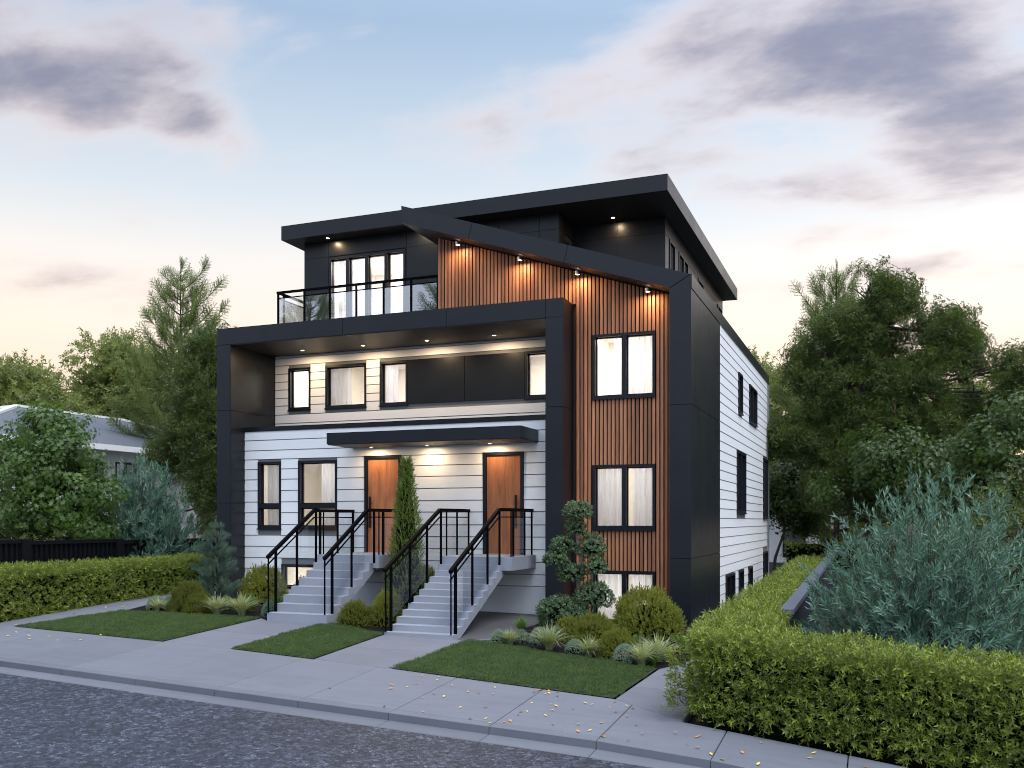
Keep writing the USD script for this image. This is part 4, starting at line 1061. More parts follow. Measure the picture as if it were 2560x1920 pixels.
# ------------------------------------------------------------------ fence on the left, low wall on the right
fx_ = -17.25
fn = thing("boundary_fence", "black metal fence of upright ribs behind the left hedge", "fence")
zt = lambda y: 1.69 - 0.014 * (y - 14.3)
fposts = [6.4, 9.3, 12.2, 14.99, 17.69, 20.5, 23.3, 26.1]
for y in fposts:
    obj("post", bx(fx_ - 0.06, fx_ + 0.07, y - 0.10, y + 0.10, -0.4, zt(y) + 0.015), M["fence"], fn)
for a, b in zip(fposts[:-1], fposts[1:]):
    zz = zt((a + b) / 2)
    obj("top_rail", bx(fx_ - 0.05, fx_ + 0.05, a + 0.105, b - 0.105, zz - 0.085, zz), M["fence"], fn)
    obj("backing_sheet", bx(fx_ - 0.03, fx_ - 0.022, a + 0.105, b - 0.105, -0.3, zz - 0.086), M["fence"], fn)
    for y in np.arange(a + 0.16, b - 0.13, 0.135):
        obj("rib", bx(fx_ - 0.021, fx_ + 0.025, y - 0.022, y + 0.022, -0.3, zz - 0.087), M["fence"], fn)
wl = thing("low_wall", "low slate-grey garden wall with a flat cap beside the right hedge", "wall")
obj("wall_body", hexa([(-1.255, 13.54, -0.6), (-1.125, 13.54, -0.6), (-1.125, 29, -0.4), (-1.255, 29, -0.4)], [(-1.255, 13.54, 0.79), (-1.125, 13.54, 0.79), (-1.125, 29, 1.16), (-1.255, 29, 1.16)]), M["wallgrey"], wl)
obj("cap", hexa([(-1.275, 13.5, 0.792), (-1.09, 13.5, 0.792), (-1.09, 29, 1.162), (-1.275, 29, 1.162)], [(-1.275, 13.5, 0.865), (-1.09, 13.5, 0.865), (-1.09, 29, 1.235), (-1.275, 29, 1.235)]), M["capgrey"], wl)

# ------------------------------------------------------------------ neighbouring houses
hl = thing("neighbour_house", "white house with a grey hipped roof behind the maple on the left", "house")
X0, X1, Ya, Yb, ze_, zr_ = -31.5, -22.6, 17.6, 32.5, 4.45, 5.95
# walls with window openings towards +x
ops = [(22.05, 22.55, 3.0, 4.02), (23.05, 23.95, 2.7, 3.98), (19.5, 20.6, 2.7, 3.98)]
p = sbox(Ya, -0.3, Yb, ze_)
for a, b, c, d in ops: p = p.difference(sbox(a, c, b, d))
obj("wall", MB().add(*prism(p, X1 - 0.2, X1, "x")).box(X0, X1 - 0.2, Ya, Ya + 0.2, -0.3, ze_).box(X0, X1 - 0.2, Yb - 0.2, Yb, -0.3, ze_).box(X0, X0 + 0.2, Ya + 0.2, Yb - 0.2, -0.3, ze_).mesh(), M["whitewall"], hl)
ov = 0.6; xc = (X0 + X1) / 2
ridge = [(xc, Ya + 5.6, zr_), (xc, Yb - 4.5, zr_)]
e4 = [(X0 - ov, Ya - ov, ze_), (X1 + ov, Ya - ov, ze_), (X1 + ov, Yb + ov, ze_), (X0 - ov, Yb + ov, ze_)]
v = np.array(e4 + ridge)
for nm, fcs in (("roof_slope", [[1, 2, 5], [1, 5, 4]]), ("roof_slope", [[3, 0, 4], [3, 4, 5]]), ("roof_hip", [[0, 1, 4]]), ("roof_hip", [[2, 3, 5]])):
    ids = sorted(set(sum(fcs, [])))
    obj(nm, (v[ids], np.array([[ids.index(q) for q in t_] for t_ in fcs])), M["roofgrey"], hl)
cap_ = MB()
for p0, p1 in ((v[4], v[5]), (v[1], v[4]), (v[0], v[4]), (v[2], v[5])): cap_.add(*bar(p0 + [0, 0, 0.03], p1 + [0, 0, 0.03], 0.16, 0.08))
obj("ridge_cap", cap_.mesh(), M["whitetrim"], hl)
obj("eave", MB().box(X1 + ov - 0.02, X1 + ov + 0.03, Ya - ov, Yb + ov, ze_ - 0.18, ze_ - 0.004).box(X0 - ov, X1 + ov - 0.02, Ya - ov - 0.03, Ya - ov + 0.02, ze_ - 0.18, ze_ - 0.004).box(X1, X1 + ov - 0.02, Ya - ov + 0.02, Yb + ov, ze_ - 0.06, ze_ - 0.02).mesh(), M["whitetrim"], hl)
for a, b, c, d in ops:
    w = thing("window", parent=hl)
    obj("frame", MB().box(X1 - 0.06, X1 + 0.02, a, a + 0.05, c, d).box(X1 - 0.06, X1 + 0.02, b - 0.05, b, c, d).box(X1 - 0.06, X1 + 0.02, a + 0.05, b - 0.05, d - 0.05, d).box(X1 - 0.06, X1 + 0.02, (a + b) / 2 - 0.02, (a + b) / 2 + 0.02, c, d - 0.05).mesh(), M["frame"], w)
    obj("blind", bx(X1 - 0.1, X1 - 0.09, a, b, c, d), M["whitewall"], w)
    obj("pane", quad(local("side", X1), a + 0.05, b - 0.05, -0.05, c, d - 0.05), M["pane"], w)


def far_house(label, x0, x1, y0, y1, ze_, zr_, front_gable=True):
    h = thing("distant_house", label, "house")
    obj("wall", bx(x0, x1, y0, y1, -0.5, ze_), M["whitewall"], h)
    xm = (x0 + x1) / 2; o = 0.5
    v = np.array([(x0 - o, y0 - o, ze_), (xm, y0 - o, zr_), (x1 + o, y0 - o, ze_), (x0 - o, y1, ze_), (xm, y1, zr_), (x1 + o, y1, ze_)])
    obj("gable", prism(Polygon([(x0, ze_ - 0.01), (x1, ze_ - 0.01), (xm, zr_ - 0.15)]), y0, y0 + 0.2, "y"), M["roofgrey"], h)
    for q in ((0, 1, 4, 3), (1, 2, 5, 4)):
        obj("roof_slope", MB().add(v[list(q)], np.array([[0, 1, 2, 3]])).add(v[list(q)] - [0, 0, 0.12], np.array([[3, 2, 1, 0]])).mesh(), M["roofgrey"], h)
    obj("barge_board", MB().add(*bar(v[0] + [0, -0.02, 0.02], v[1] + [0, -0.02, 0.02], 0.06, 0.2)).add(*bar(v[1] + [0, -0.02, 0.02], v[2] + [0, -0.02, 0.02], 0.06, 0.2)).mesh(), M["whitetrim"], h)
    for a, c in ((x0 + 0.8, 2.4), (x0 + 2.6, 2.4), (x0 + 0.8, 0.3), (x0 + 2.6, 0.3)):
        w = thing("window", parent=h)
        obj("frame", MB().box(a, a + 1.1, y0 - 0.05, y0 - 0.002, c, c + 0.08).box(a, a + 1.1, y0 - 0.05, y0 - 0.002, c + 1.32, c + 1.4).box(a, a + 0.08, y0 - 0.05, y0 - 0.002, c + 0.08, c + 1.32).box(a + 1.02, a + 1.1, y0 - 0.05, y0 - 0.002, c + 0.08, c + 1.32).mesh(), M["frame"], w)
        obj("pane", bx(a + 0.08, a + 1.02, y0 - 0.03, y0 - 0.02, c + 0.08, c + 1.32), M["darkglass"], w)
    return h


far_house("white gabled house with dark roof glimpsed behind the small maple on the right", -5.2, 0.2, 48.2, 57, 4.0, 5.6)
far_house("second pale house behind the trees on the far right", 5.5, 12.5, 34.0, 42, 4.2, 6.2)

# ------------------------------------------------------------------ lawns
def grass_patch(r, n=85, size=0.11):
    mb = MB()
    x, y = r.uniform(-size / 2, size / 2, (2, n))
    L = r.uniform(0.028, 0.055, n); a = r.uniform(0, 6.28, n); lean = r.uniform(0.05, 0.75, n)
    w = 0.0032
    ca_, sa_ = np.cos(a), np.sin(a)
    base = np.c_[x, y, np.full(n, -0.012)]
    mid = base + np.c_[ca_ * lean * L * 0.35, sa_ * lean * L * 0.35, L * 0.62]
    tip = base + np.c_[ca_ * lean * L, sa_ * lean * L, L * (1.0 - 0.25 * lean)]
    px = np.c_[-sa_, ca_, 0 * a] * w / 2
    v = np.stack([base - px, base + px, mid + px * 0.8, mid - px * 0.8, tip], 1)
    f = np.array([[0, 1, 2], [0, 2, 3], [3, 2, 4]])
    return v.reshape(-1, 3), (f[None] + (np.arange(n) * 5)[:, None, None]).reshape(-1, 3)


rg = np.random.default_rng(31)
GP = [grass_patch(rg) for _ in range(6)]
for k_, (lab, pl) in enumerate(zip(("left lawn of short dark green grass beside the hedge path", "small middle lawn of short grass between the two stair paths", "right lawn of short dark green grass in front of the planted bed"), LAWNS)):
    lw = thing("lawn", lab, "lawn")
    P_ = Polygon(pl); minx, miny, maxx, maxy = P_.bounds
    gx_, gy_ = np.meshgrid(np.arange(minx, maxx, 0.075), np.arange(miny, maxy, 0.075))
    c = np.c_[gx_.ravel(), gy_.ravel()] + rg.uniform(-0.03, 0.03, (gx_.size, 2))
    inner = P_.buffer(-0.035)
    c = np.array([q for q in c if inner.contains(Point(q))])
    n = len(c)
    T = np.c_[c, ground(c[:, 0], c[:, 1]) + 0.012]
    s = 0.9 + 0.35 * meshkit.noise(np.c_[c * 2.2, np.zeros(n)], 4)
    scatter("grass_blades", lw, GP, M["lawn"], T, frames(np.tile([0, -0.06, 1.0], (n, 1)), rg.uniform(0, 6.28, n)), s, rg)
    tv, tf = trimesh.creation.triangulate_polygon(P_.buffer(-0.012), engine="earcut")
    tv = np.asarray(tv)
    obj("turf", (np.c_[tv, ground(tv[:, 0], tv[:, 1]) + 0.008], np.asarray(tf)), M["lawnsoil"], lw)

# ------------------------------------------------------------------ shrubs, tufts
def dome_points(r, n, rx, ry, rz, low=0.12, shell=0.30):
    d = r.normal(0, 1, (n, 3)); d /= np.linalg.norm(d, axis=1, keepdims=True)
    d[:, 2] = np.where(d[:, 2] < -low, -d[:, 2], d[:, 2])
    k = 1 - shell * r.random(n) ** 1.5
    return d * k[:, None] * [rx, ry, rz], d


def shrub_proto(name, kind, seed, label, cat, group, loc, **kw):
    r = np.random.default_rng(seed)
    x = thing(name, label, cat, loc, group=group, scale=kw.pop("scale"), rz=kw.pop("rz", 0))
    if kind == "needle":            # rounded bush of fine upright twigs, unit radius, unit height
        sp = [sprig(12, 0.13, leaf(0.072, 0.016, 0.1), r, tilt=0.75, tiltend=0.35, stem=0) for _ in range(1)]
        n = 1700
        T, d = dome_points(r, n, 0.90, 0.90, 0.90, shell=0.22)
        lump = (meshkit.noise(T * 3.2, seed) - 0.5) * 0.30
        T = T * (1 + lump)[:, None]
        D = d * 0.9 + [0, 0, 0.5] + r.normal(0, 0.4, (n, 3))
        m = place(sp[0], frames(D, r.uniform(0, 6.28, n)), T, r.uniform(0.7, 1.25, n))
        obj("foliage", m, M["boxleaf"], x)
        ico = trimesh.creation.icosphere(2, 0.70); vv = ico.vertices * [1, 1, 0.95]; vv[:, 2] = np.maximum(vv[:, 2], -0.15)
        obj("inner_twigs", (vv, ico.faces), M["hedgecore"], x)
    if kind == "sage":
        sp = sprig(9, 0.11, leaf(0.075, 0.034, 0.05), r, tilt=0.9, tiltend=0.35, stem=0)
        n = 900; T, d = dome_points(r, n, 0.93, 0.93, 0.93, shell=0.14)
        D = d + r.normal(0, 0.35, (n, 3)) + [0, 0, 0.2]
        obj("foliage", place(sp, frames(D, r.uniform(0, 6.28, n)), T, r.uniform(0.75, 1.2, n)), M["sage"], x)
        ico = trimesh.creation.icosphere(2, 0.80); vv = ico.vertices * 1.0; vv[:, 2] = np.maximum(vv[:, 2], -0.1)
        obj("inner_twigs", (vv, ico.faces), M["hedgecore"], x)
    if kind == "tuft":              # fountain of arching blades
        mb = MB(); n = kw.get("n", 230)
        a = r.uniform(0, 6.28, n); lean = np.abs(r.normal(0.5, 0.33, n)) * kw.get("spread", 1.0); L = r.uniform(0.75, 1.25, n)
        q = np.linspace(0, 1, 5)
        w = np.array([1, 0.95, 0.8, 0.5, 0.06]) * 0.021
        ca_, sa_ = np.cos(a)[:, None], np.sin(a)[:, None]
        out = (lean[:, None] * (0.35 * q + 0.75 * q ** 2)) * L[:, None]
        zz = L[:, None] * (q - 0.42 * lean[:, None] * q ** 2.4)
        rx_ = r.normal(0, 0.05, (n, 1)); ry_ = r.normal(0, 0.05, (n, 1))
        c = np.stack([rx_ + out * ca_, ry_ + out * sa_, zz], 2)
        side = np.stack([-sa_ + 0 * out, ca_ + 0 * out, 0 * out], 2) * w[None, :, None]
        v = np.concatenate([c - side, c + side], 1)        # n, 10, 3
        f = np.array([[i, i + 5, i + 6, i + 1] for i in range(4)])
        obj("blades", (v.reshape(-1, 3), (f[None] + (np.arange(n) * 10)[:, None, None]).reshape(-1, 4)), M[kw.get("m", "blade")], x)
    return x


gz = lambda x, y: float(ground(x, y)) - 0.01
# (label, x, y, half width, height)
NEEDLE = [("large round yellow-green shrub below the lowest cedar wall window", -3.82, 16.35, 0.68, 0.86, 0.3), ("mid-height rounded olive shrub between the sage balls and the big shrub", -4.52, 15.45, 0.40, 0.50, 1.1), ("low rounded yellow-green shrub behind the right lawn's sage ball", -3.86, 14.45, 0.33, 0.44, 2.0),
          ("rounded shrub in front beside the left stairs' flight, on the middle bed", -9.36, 15.62, 0.36, 0.46, 2.9), ("second rounded shrub close to the left side of the right stairs", -8.86, 15.95, 0.36, 0.62, 4.0), ("dark upright shrub against the wall behind the cypress", -9.05, 17.95, 0.34, 0.95, 5.0),
          ("bright yellow-green ball shrub left of the left stairs", -13.05, 17.75, 0.56, 0.80, 5.4), ("mounded olive shrub at the front of the left bed", -13.62, 15.98, 0.46, 0.60, 0.7), ("small olive shrub in front of the mounded shrub in the left bed", -13.28, 15.80, 0.30, 0.40, 1.7),
          ("low dark shrub under the topiary pads beside the dark pier", -5.05, 15.75, 0.34, 0.38, 2.2), ("yellow-green shrub tucked between the left stairs and the basement window", -11.75, 17.5, 0.36, 0.62, 3.4)]
SAGE = [("grey-green sage ball nearest the right stairs", -6.09, 14.92, 0.145, 0.22), ("small grey-green sage ball second from the stairs", -5.75, 15.12, 0.13, 0.21), ("larger grey-green sage ball third from the stairs", -5.42, 15.12, 0.175, 0.26), ("dark grey-green sage ball behind the pale grass", -5.24, 15.52, 0.17, 0.22),
        ("flat sage ball at the middle of the right lawn's edge", -4.62, 14.62, 0.165, 0.20), ("grey-green sage ball beside the low yellow-green shrub", -3.66, 14.15, 0.185, 0.27), ("sage ball half hidden behind the pale grasses at the path", -3.22, 14.45, 0.14, 0.26),
        ("sage ball at the left end of the left bed", -14.46, 15.90, 0.20, 0.27), ("second sage ball behind the one at the left end of the left bed", -14.33, 16.20, 0.17, 0.26), ("sage ball touching the left stairs' lowest step", -11.62, 16.02, 0.17, 0.28)]
PALE = [("large pale variegated grass tuft behind the right lawn", -5.07, 14.64, 0.33), ("pale grass tuft between two sage balls and the lawn", -4.30, 14.33, 0.26), ("pale grass tuft at the right corner of the right lawn", -3.36, 14.02, 0.28), ("pale grass tuft by the right-hand path", -3.18, 14.36, 0.32), ("small pale grass tuft between the first sage balls", -5.86, 14.86, 0.21),
        ("pale grass tuft at the left end of the left bed", -14.22, 15.66, 0.24), ("pale arching grass tuft in the middle of the left bed", -12.75, 15.76, 0.32), ("bright pale grass tuft close to the left stairs", -12.17, 15.82, 0.35)]
GREEN = [("green grass tuft against the white base wall", -6.03, 15.85, 0.30), ("green grass tuft left of the dark frame pier", -5.70, 16.15, 0.26), ("green grass tuft behind the corner sage ball", -3.66, 15.12, 0.27), ("green grass tuft at the foot of the right hedge", -2.95, 15.1, 0.32), ("green grass tuft at the right lawn's far corner", -3.16, 13.98, 0.20), ("green grass tuft behind the bright pale tuft", -12.31, 16.35, 0.34), ("green grass tuft beside the left stairs' flight", -11.80, 16.5, 0.34), ("green grass tuft behind the left bed's pale grass", -12.9, 16.3, 0.3)]


def set_of(name, kind, seed, cat, group, rows_, sc, **kw):
    proto = None
    for i, q in enumerate(rows_):
        lab, x, y = q[:3]; rz = q[5] if len(q) > 5 else i * 1.7
        if proto is None:
            proto = shrub_proto(name, kind, seed, lab, cat, group, (x, y, gz(x, y)), scale=sc(q), rz=rz, **kw)
        else:
            copy_of(proto, lab, (x, y, gz(x, y)), rz, sc(q), group)


set_of("rounded_shrub", "needle", 41, "shrub", "rounded shrubs in the beds", NEEDLE, lambda q: (q[3], q[3], q[4]))
set_of("sage_ball", "sage", 42, "plant", "clipped sage balls in the beds", SAGE, lambda q: (q[3], q[3], q[4] / 0.98))
set_of("pale_grass", "tuft", 43, "ornamental grass", "pale ornamental grasses", PALE, lambda q: q[3] * 1.3, m="paleblade", n=210, spread=1.25)
set_of("green_grass", "tuft", 44, "ornamental grass", "green ornamental grasses", GREEN, lambda q: q[3], m="blade", n=260, spread=0.8)

# columnar cypress between the stairs
r = np.random.default_rng(51)
cy = thing("columnar_cypress", "tall narrow green cypress standing between the two stairs", "tree", (-9.14, 17.30, gz(-9.14, 17.3)))
n = 2600; H = 3.26
zz = r.random(n) ** 0.85; a = r.uniform(0, 6.28, n)
prof = lambda t: 0.43 * np.clip((1 - t) ** 0.82, 0, 1) * np.clip((t + 0.05) / 0.16, 0.55, 1) + 0.015
rad_ = prof(zz) * (1 - 0.22 * r.random(n) ** 1.5)
T = np.c_[rad_ * np.cos(a), rad_ * np.sin(a), zz * (H - 0.12)]
T *= 1 + ((meshkit.noise(T * [5, 5, 3.2], 9) - 0.5) * 0.28)[:, None] * [1, 1, 0]
D = np.c_[np.cos(a) * 0.55, np.sin(a) * 0.55, np.full(n, 0.9)] + r.normal(0, 0.2, (n, 3))
scatter("foliage", cy, [sprig(9, 0.12, leaf(0.035, 0.013, 0.05), r, tilt=0.75, tiltend=0.3, stem=0) for _ in range(3)], M["cypress"], T, frames(D, r.uniform(0, 6.28, n)), r.uniform(0.7, 1.3, n), r)
tt = np.linspace(0, 0.97, 14)
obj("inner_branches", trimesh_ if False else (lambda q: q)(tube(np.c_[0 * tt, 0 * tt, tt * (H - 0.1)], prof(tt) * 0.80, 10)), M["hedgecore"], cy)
obj("trunk", tube([(0, 0, -0.1), (0, 0, 0.4)], [0.05, 0.04], 7), M["bark"], cy)

# cloud-pruned topiary by the cedar wall
tp = thing("topiary_tree", "cloud-pruned dark green topiary tree with bare twisting stems in front of the cedar wall", "tree", (-5.12, 16.45, gz(-5.12, 16.45)))
TB = np.array([-5.12, 16.45, gz(-5.12, 16.45)])
PADS = [(-5.14, 16.45, 2.27, 0.29, 0.17), (-5.18, 16.50, 1.95, 0.19, 0.13), (-5.40, 16.35, 1.63, 0.22, 0.15), (-5.50, 16.28, 1.38, 0.27, 0.12), (-4.88, 16.45, 1.60, 0.26, 0.26), (-4.78, 16.35, 1.26, 0.22, 0.12), (-5.22, 16.30, 1.13, 0.28, 0.15), (-4.78, 16.30, 0.72, 0.40, 0.26), (-5.38, 16.20, 0.46, 0.52, 0.27), (-5.62, 16.35, 0.40, 0.30, 0.26), (-5.05, 16.05, 0.34, 0.36, 0.22)]
st = MB()
main = np.array([(0, 0, -0.1), (0.03, 0, 0.5), (-0.02, 0, 0.95), (0.04, 0.02, 1.35), (-0.03, 0.02, 1.6), (-0.05, 0.02, 1.85), (-0.03, 0.0, 2.1)])
st.tube(main, [0.05, 0.046, 0.042, 0.038, 0.034, 0.026, 0.016], 7)
sec = np.array([(0.02, 0, 0.1), (0.18, 0.02, 0.6), (0.24, 0.0, 0.95), (0.26, 0, 1.2), (0.25, 0, 1.45)])
st.tube(sec, [0.034, 0.03, 0.026, 0.02, 0.014], 7)
for (x, y, z, rr, h) in PADS:
    c = np.array([x, y, z]) - TB + np.array([0, 0, 0.0])
    src_ = main[np.argmin(np.linalg.norm(main - [c[0] * 0.3, 0, c[2] - 0.25], axis=1))] if x < -4.7 else sec[np.argmin(np.linalg.norm(sec - [c[0] * 0.7, 0, c[2] - 0.25], axis=1))]
    st.tube([src_, (src_ + c) / 2 + [0, 0, 0.05], c - [0, 0, h * 0.3]], [0.018, 0.014, 0.008], 5)
obj("trunk", st.mesh(), M["barkgrey"], tp)
TSP = [sprig(9, 0.06, leaf(0.034, 0.018, 0.1, at=0.55), r, tilt=1.2, tiltend=0.55, stem=0) for _ in range(3)]
PADS = [(x, y, z, rr * 0.86, h * 0.86) for x, y, z, rr, h in PADS]
for (x, y, z, rr, h) in PADS:
    n = int(620 * rr / 0.4 * (0.6 + h))
    T, d = dome_points(r, n, rr * 0.95, rr * 0.9, h, low=0.75, shell=0.28)
    T *= (1 + (meshkit.noise(T * 7.0 + x, 6) - 0.5) * 0.4)[:, None]
    T = T + np.array([x, y, z]) - TB
    scatter("foliage_pad", tp, TSP, M["topiary"], T, frames(d + r.normal(0, 0.4, (n, 3)) + [0, 0, 0.35], r.uniform(0, 6.28, n)), r.uniform(0.8, 1.35, n), r)
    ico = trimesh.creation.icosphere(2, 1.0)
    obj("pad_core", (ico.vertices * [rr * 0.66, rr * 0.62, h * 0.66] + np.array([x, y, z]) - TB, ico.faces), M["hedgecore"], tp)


# ------------------------------------------------------------------ conifers
def needle_twig(r, L=0.5, n=46, nl=0.05, nw=0.006, flat=0.5, droop=0.15, side=4):
    """A feathery branchlet along +z: needles on a stem and a few side shoots."""
    mb = MB(); stems = [((0, 0, 0), (0, 0, 1.0), L)]
    for k in range(side):
        t = 0.15 + 0.7 * k / side; s = 1 if k % 2 else -1
        stems.append(((0, 0, t * L), (0.15, s * 0.75, 0.65), L * (0.55 - 0.35 * t)))
    for o, d, l in stems:
        d = np.array(d) / np.linalg.norm(d); o = np.array(o)
        m = max(6, int(n * l / L)); t = np.linspace(0.05, 1, m); a = np.arange(m) * 2.4
        R0 = frames(d[None], np.zeros(1))[0]
        tl = 0.75
        dd = (R0 @ np.c_[np.sin(tl) * np.cos(a) * flat, np.sin(tl) * np.sin(a), np.full(m, np.cos(tl))].T).T
        pos = o + t[:, None] * d * l - np.c_[np.zeros(m), np.zeros(m), np.zeros(m)]
        mb.add(*place(blade(nl, nw), frames(dd, r.uniform(0, 6.28, m)), pos, r.uniform(0.7, 1.2, m)))
        mb.add(*tube([o, o + d * l], [0.004, 0.0015], 3, False))
    return mb.mesh()


def conifer(name, label, loc, H, Rb, seed, m, twigs, whorls=26, per=6, up=0.35, curve=0.35, z0=0.06, tw_step=0.24, tws=1.0, trunk_r=None, group=None, skip=0.0, shape=0.8, trunkm="bark"):
    r = np.random.default_rng(seed)
    x = thing(name, label, "tree", loc, group=group)
    tr = MB(); trunk_r = trunk_r or H * 0.012
    tz = np.linspace(-0.2, H, 12)
    tr.tube(np.c_[np.sin(tz * 0.7) * H * 0.004, np.cos(tz * 0.9) * H * 0.004, tz], np.linspace(trunk_r, 0.008, 12), 8)
    T, D, S = [], [], []
    for w in range(whorls):
        t = z0 + (0.985 - z0) * (w + r.uniform(-0.3, 0.3)) / whorls
        R = Rb * (1 - t) ** shape * (0.72 + 0.28 * math.sin(w * 2.3)) + 0.05
        for k in range(per):
            if r.random() < skip: continue
            a = k * 6.283 / per + w * 1.13 + r.uniform(-0.25, 0.25)
            L = R * r.uniform(0.6, 1.12)
            q = np.linspace(0, 1, 6)
            el = up * (0.4 + 0.9 * t)
            p = np.c_[np.cos(a) * q * L, np.sin(a) * q * L, t * H + L * (el * q - curve * q * (1 - t) * 0.5 + curve * 0.6 * q ** 2.5)]
            tr.tube(p, np.linspace(0.012 + 0.012 * L, 0.004, 6), 4, False)
            nt = max(2, int(L / tw_step * 1.6))
            u = np.clip(r.uniform(0.22, 1.02, nt), 0, 1)
            pp = np.stack([np.interp(u, q, p[:, i]) for i in range(3)], 1)
            tang = np.stack([np.interp(np.minimum(u + 0.05, 1), q, p[:, i]) - np.interp(u - 0.05, q, p[:, i]) for i in range(3)], 1)
            tang /= np.linalg.norm(tang, axis=1, keepdims=True)
            s = r.choice([-1, 1], nt)[:, None] * np.array([-np.sin(a), np.cos(a), 0])
            d = tang * 0.85 + s * (0.65 * (1.05 - u))[:, None] + r.normal(0, 0.14, (nt, 3)) + [0, 0, 0.12]
            T.append(pp); D.append(d); S.append(tws * r.uniform(0.7, 1.2, nt) * np.clip(0.55 + 0.5 * L / Rb, 0.5, 1))
    obj("trunk", tr.mesh(), M[trunkm], x)
    T, D, S = np.vstack(T), np.vstack(D), np.concatenate(S)
    scatter("foliage", x, twigs, m, T, frames(D, np.zeros(len(T))), S, r)
    return x


r1 = np.random.default_rng(61); CON = []
CT = [needle_twig(r1, 0.72, 44, 0.085, 0.020, 0.6, side=6) for _ in range(3)]
conifer("tall_conifer", "tall pale green feathery conifer with a pointed top on the left", (-22.95, 26.45, 0.1), 11.0, 3.9, 62, M["conifer"], CT, whorls=30, per=5, up=0.42, curve=0.62, z0=0.12, tw_step=0.12, tws=1.0, shape=0.62)
conifer("tall_conifer", "pale green conifer partly hidden behind the large dark tree on the right", (-1.6, 40.3, 0.1), 12.0, 4.3, 63, M["conifer"], CT, whorls=34, per=6, up=0.6, curve=0.5, z0=0.10, tw_step=0.15, tws=1.15, shape=0.65)
for lab_, x_, y_, k__ in (("conifer across the street mirrored in the left windows", -33.0, -12.0, 1.55), ("conifer across the street mirrored in the balcony glass", -24.5, -15.0, 1.7), ("conifer across the street mirrored in the cedar wall's windows", -13.5, -17.0, 1.25)):
    copy_of(stage.GetPrimAtPath("/World/tall_conifer"), lab_, (x_, y_, -0.4), x_, k__)
ST = [needle_twig(r1, 0.22, 60, 0.026, 0.0055, 0.8, side=5) for _ in range(3)]
conifer("young_spruce", "young blue-green spruce in the left bed beside the dark frame", (-13.75, 17.0, gz(-13.75, 17.0)), 1.80, 0.66, 64, M["spruce"], ST, whorls=12, per=7, up=0.45, curve=0.3, z0=0.08, tw_step=0.04, tws=1.0, trunk_r=0.025, shape=0.75)


# ------------------------------------------------------------------ broadleaf trees
def twig_maple(r):
    mb = MB(); n = 10
    for k in range(n):
        t = 0.2 + 0.8 * k / n; a = k * 2.4
        R = frames(np.array([[math.cos(a) * 0.9, math.sin(a) * 0.9, -0.15 + r.normal(0, 0.2)]]), np.zeros(1))[0]
        z = R[:, 2]; x = np.array([0, 0, 1.0]); x = x - z * (x @ z); x /= np.linalg.norm(x)
        R = np.stack([x, np.cross(z, x), z], 1)
        s = r.uniform(0.07, 0.115)
        v, f = lobed(s, s * 1.05)
        mb.add(v @ R.T + [math.cos(a) * 0.05, math.sin(a) * 0.05, t * 0.30], f)
    mb.tube([(0, 0, 0), (0, 0, 0.3)], [0.003, 0.001], 3, False)
    return mb.mesh()


def twig_pinnate(r, n=6, L=0.16, ll=0.05, lw=0.022, hang=0.6, pod=False):
    """Compound leaves that hang from a twig."""
    mb = MB()
    for k in range(n):
        t = 0.15 + 0.85 * k / n; a = k * 2.4 + r.uniform(-0.3, 0.3)
        o = np.array([0, 0, t * 0.32]); d = np.array([math.cos(a), math.sin(a), -hang + r.normal(0, 0.25)]); d /= np.linalg.norm(d)
        m = 8
        for j in range(m):
            s = 1 if j % 2 else -1
            q = o + d * L * (0.2 + 0.8 * (j // 2) / (m / 2)); c = np.cross(d, [0, 0, 1.0]); c /= np.linalg.norm(c)
            e = d * 0.6 + s * c * 0.8 + [0, 0, -0.15]
            mb.add(*place(leaf(ll, lw, 0.1, at=0.5), frames(e[None], r.uniform(-0.6, 0.6, 1)), q[None], np.array([r.uniform(0.75, 1.2)])))
    mb.tube([(0, 0, 0), (0, 0, 0.3)], [0.004, 0.0015], 3, False)
    return mb.mesh()


def twig_simple(r, n=16, L=0.3, ll=0.075, lw=0.034):
    return sprig(n, L, leaf(ll, lw, 0.15, at=0.5), r, tilt=1.3, tiltend=0.7, stem=0.003)


def pods(r):
    mb = MB()
    for k in range(3):
        p = r.normal(0, 0.03, 3); l = r.uniform(0.10, 0.16)
        mb.tube([p, p + [0.01, 0, -l * 0.5], p + [0.02, 0.01, -l]], [0.006, 0.010, 0.004], 4)
    return mb.mesh()


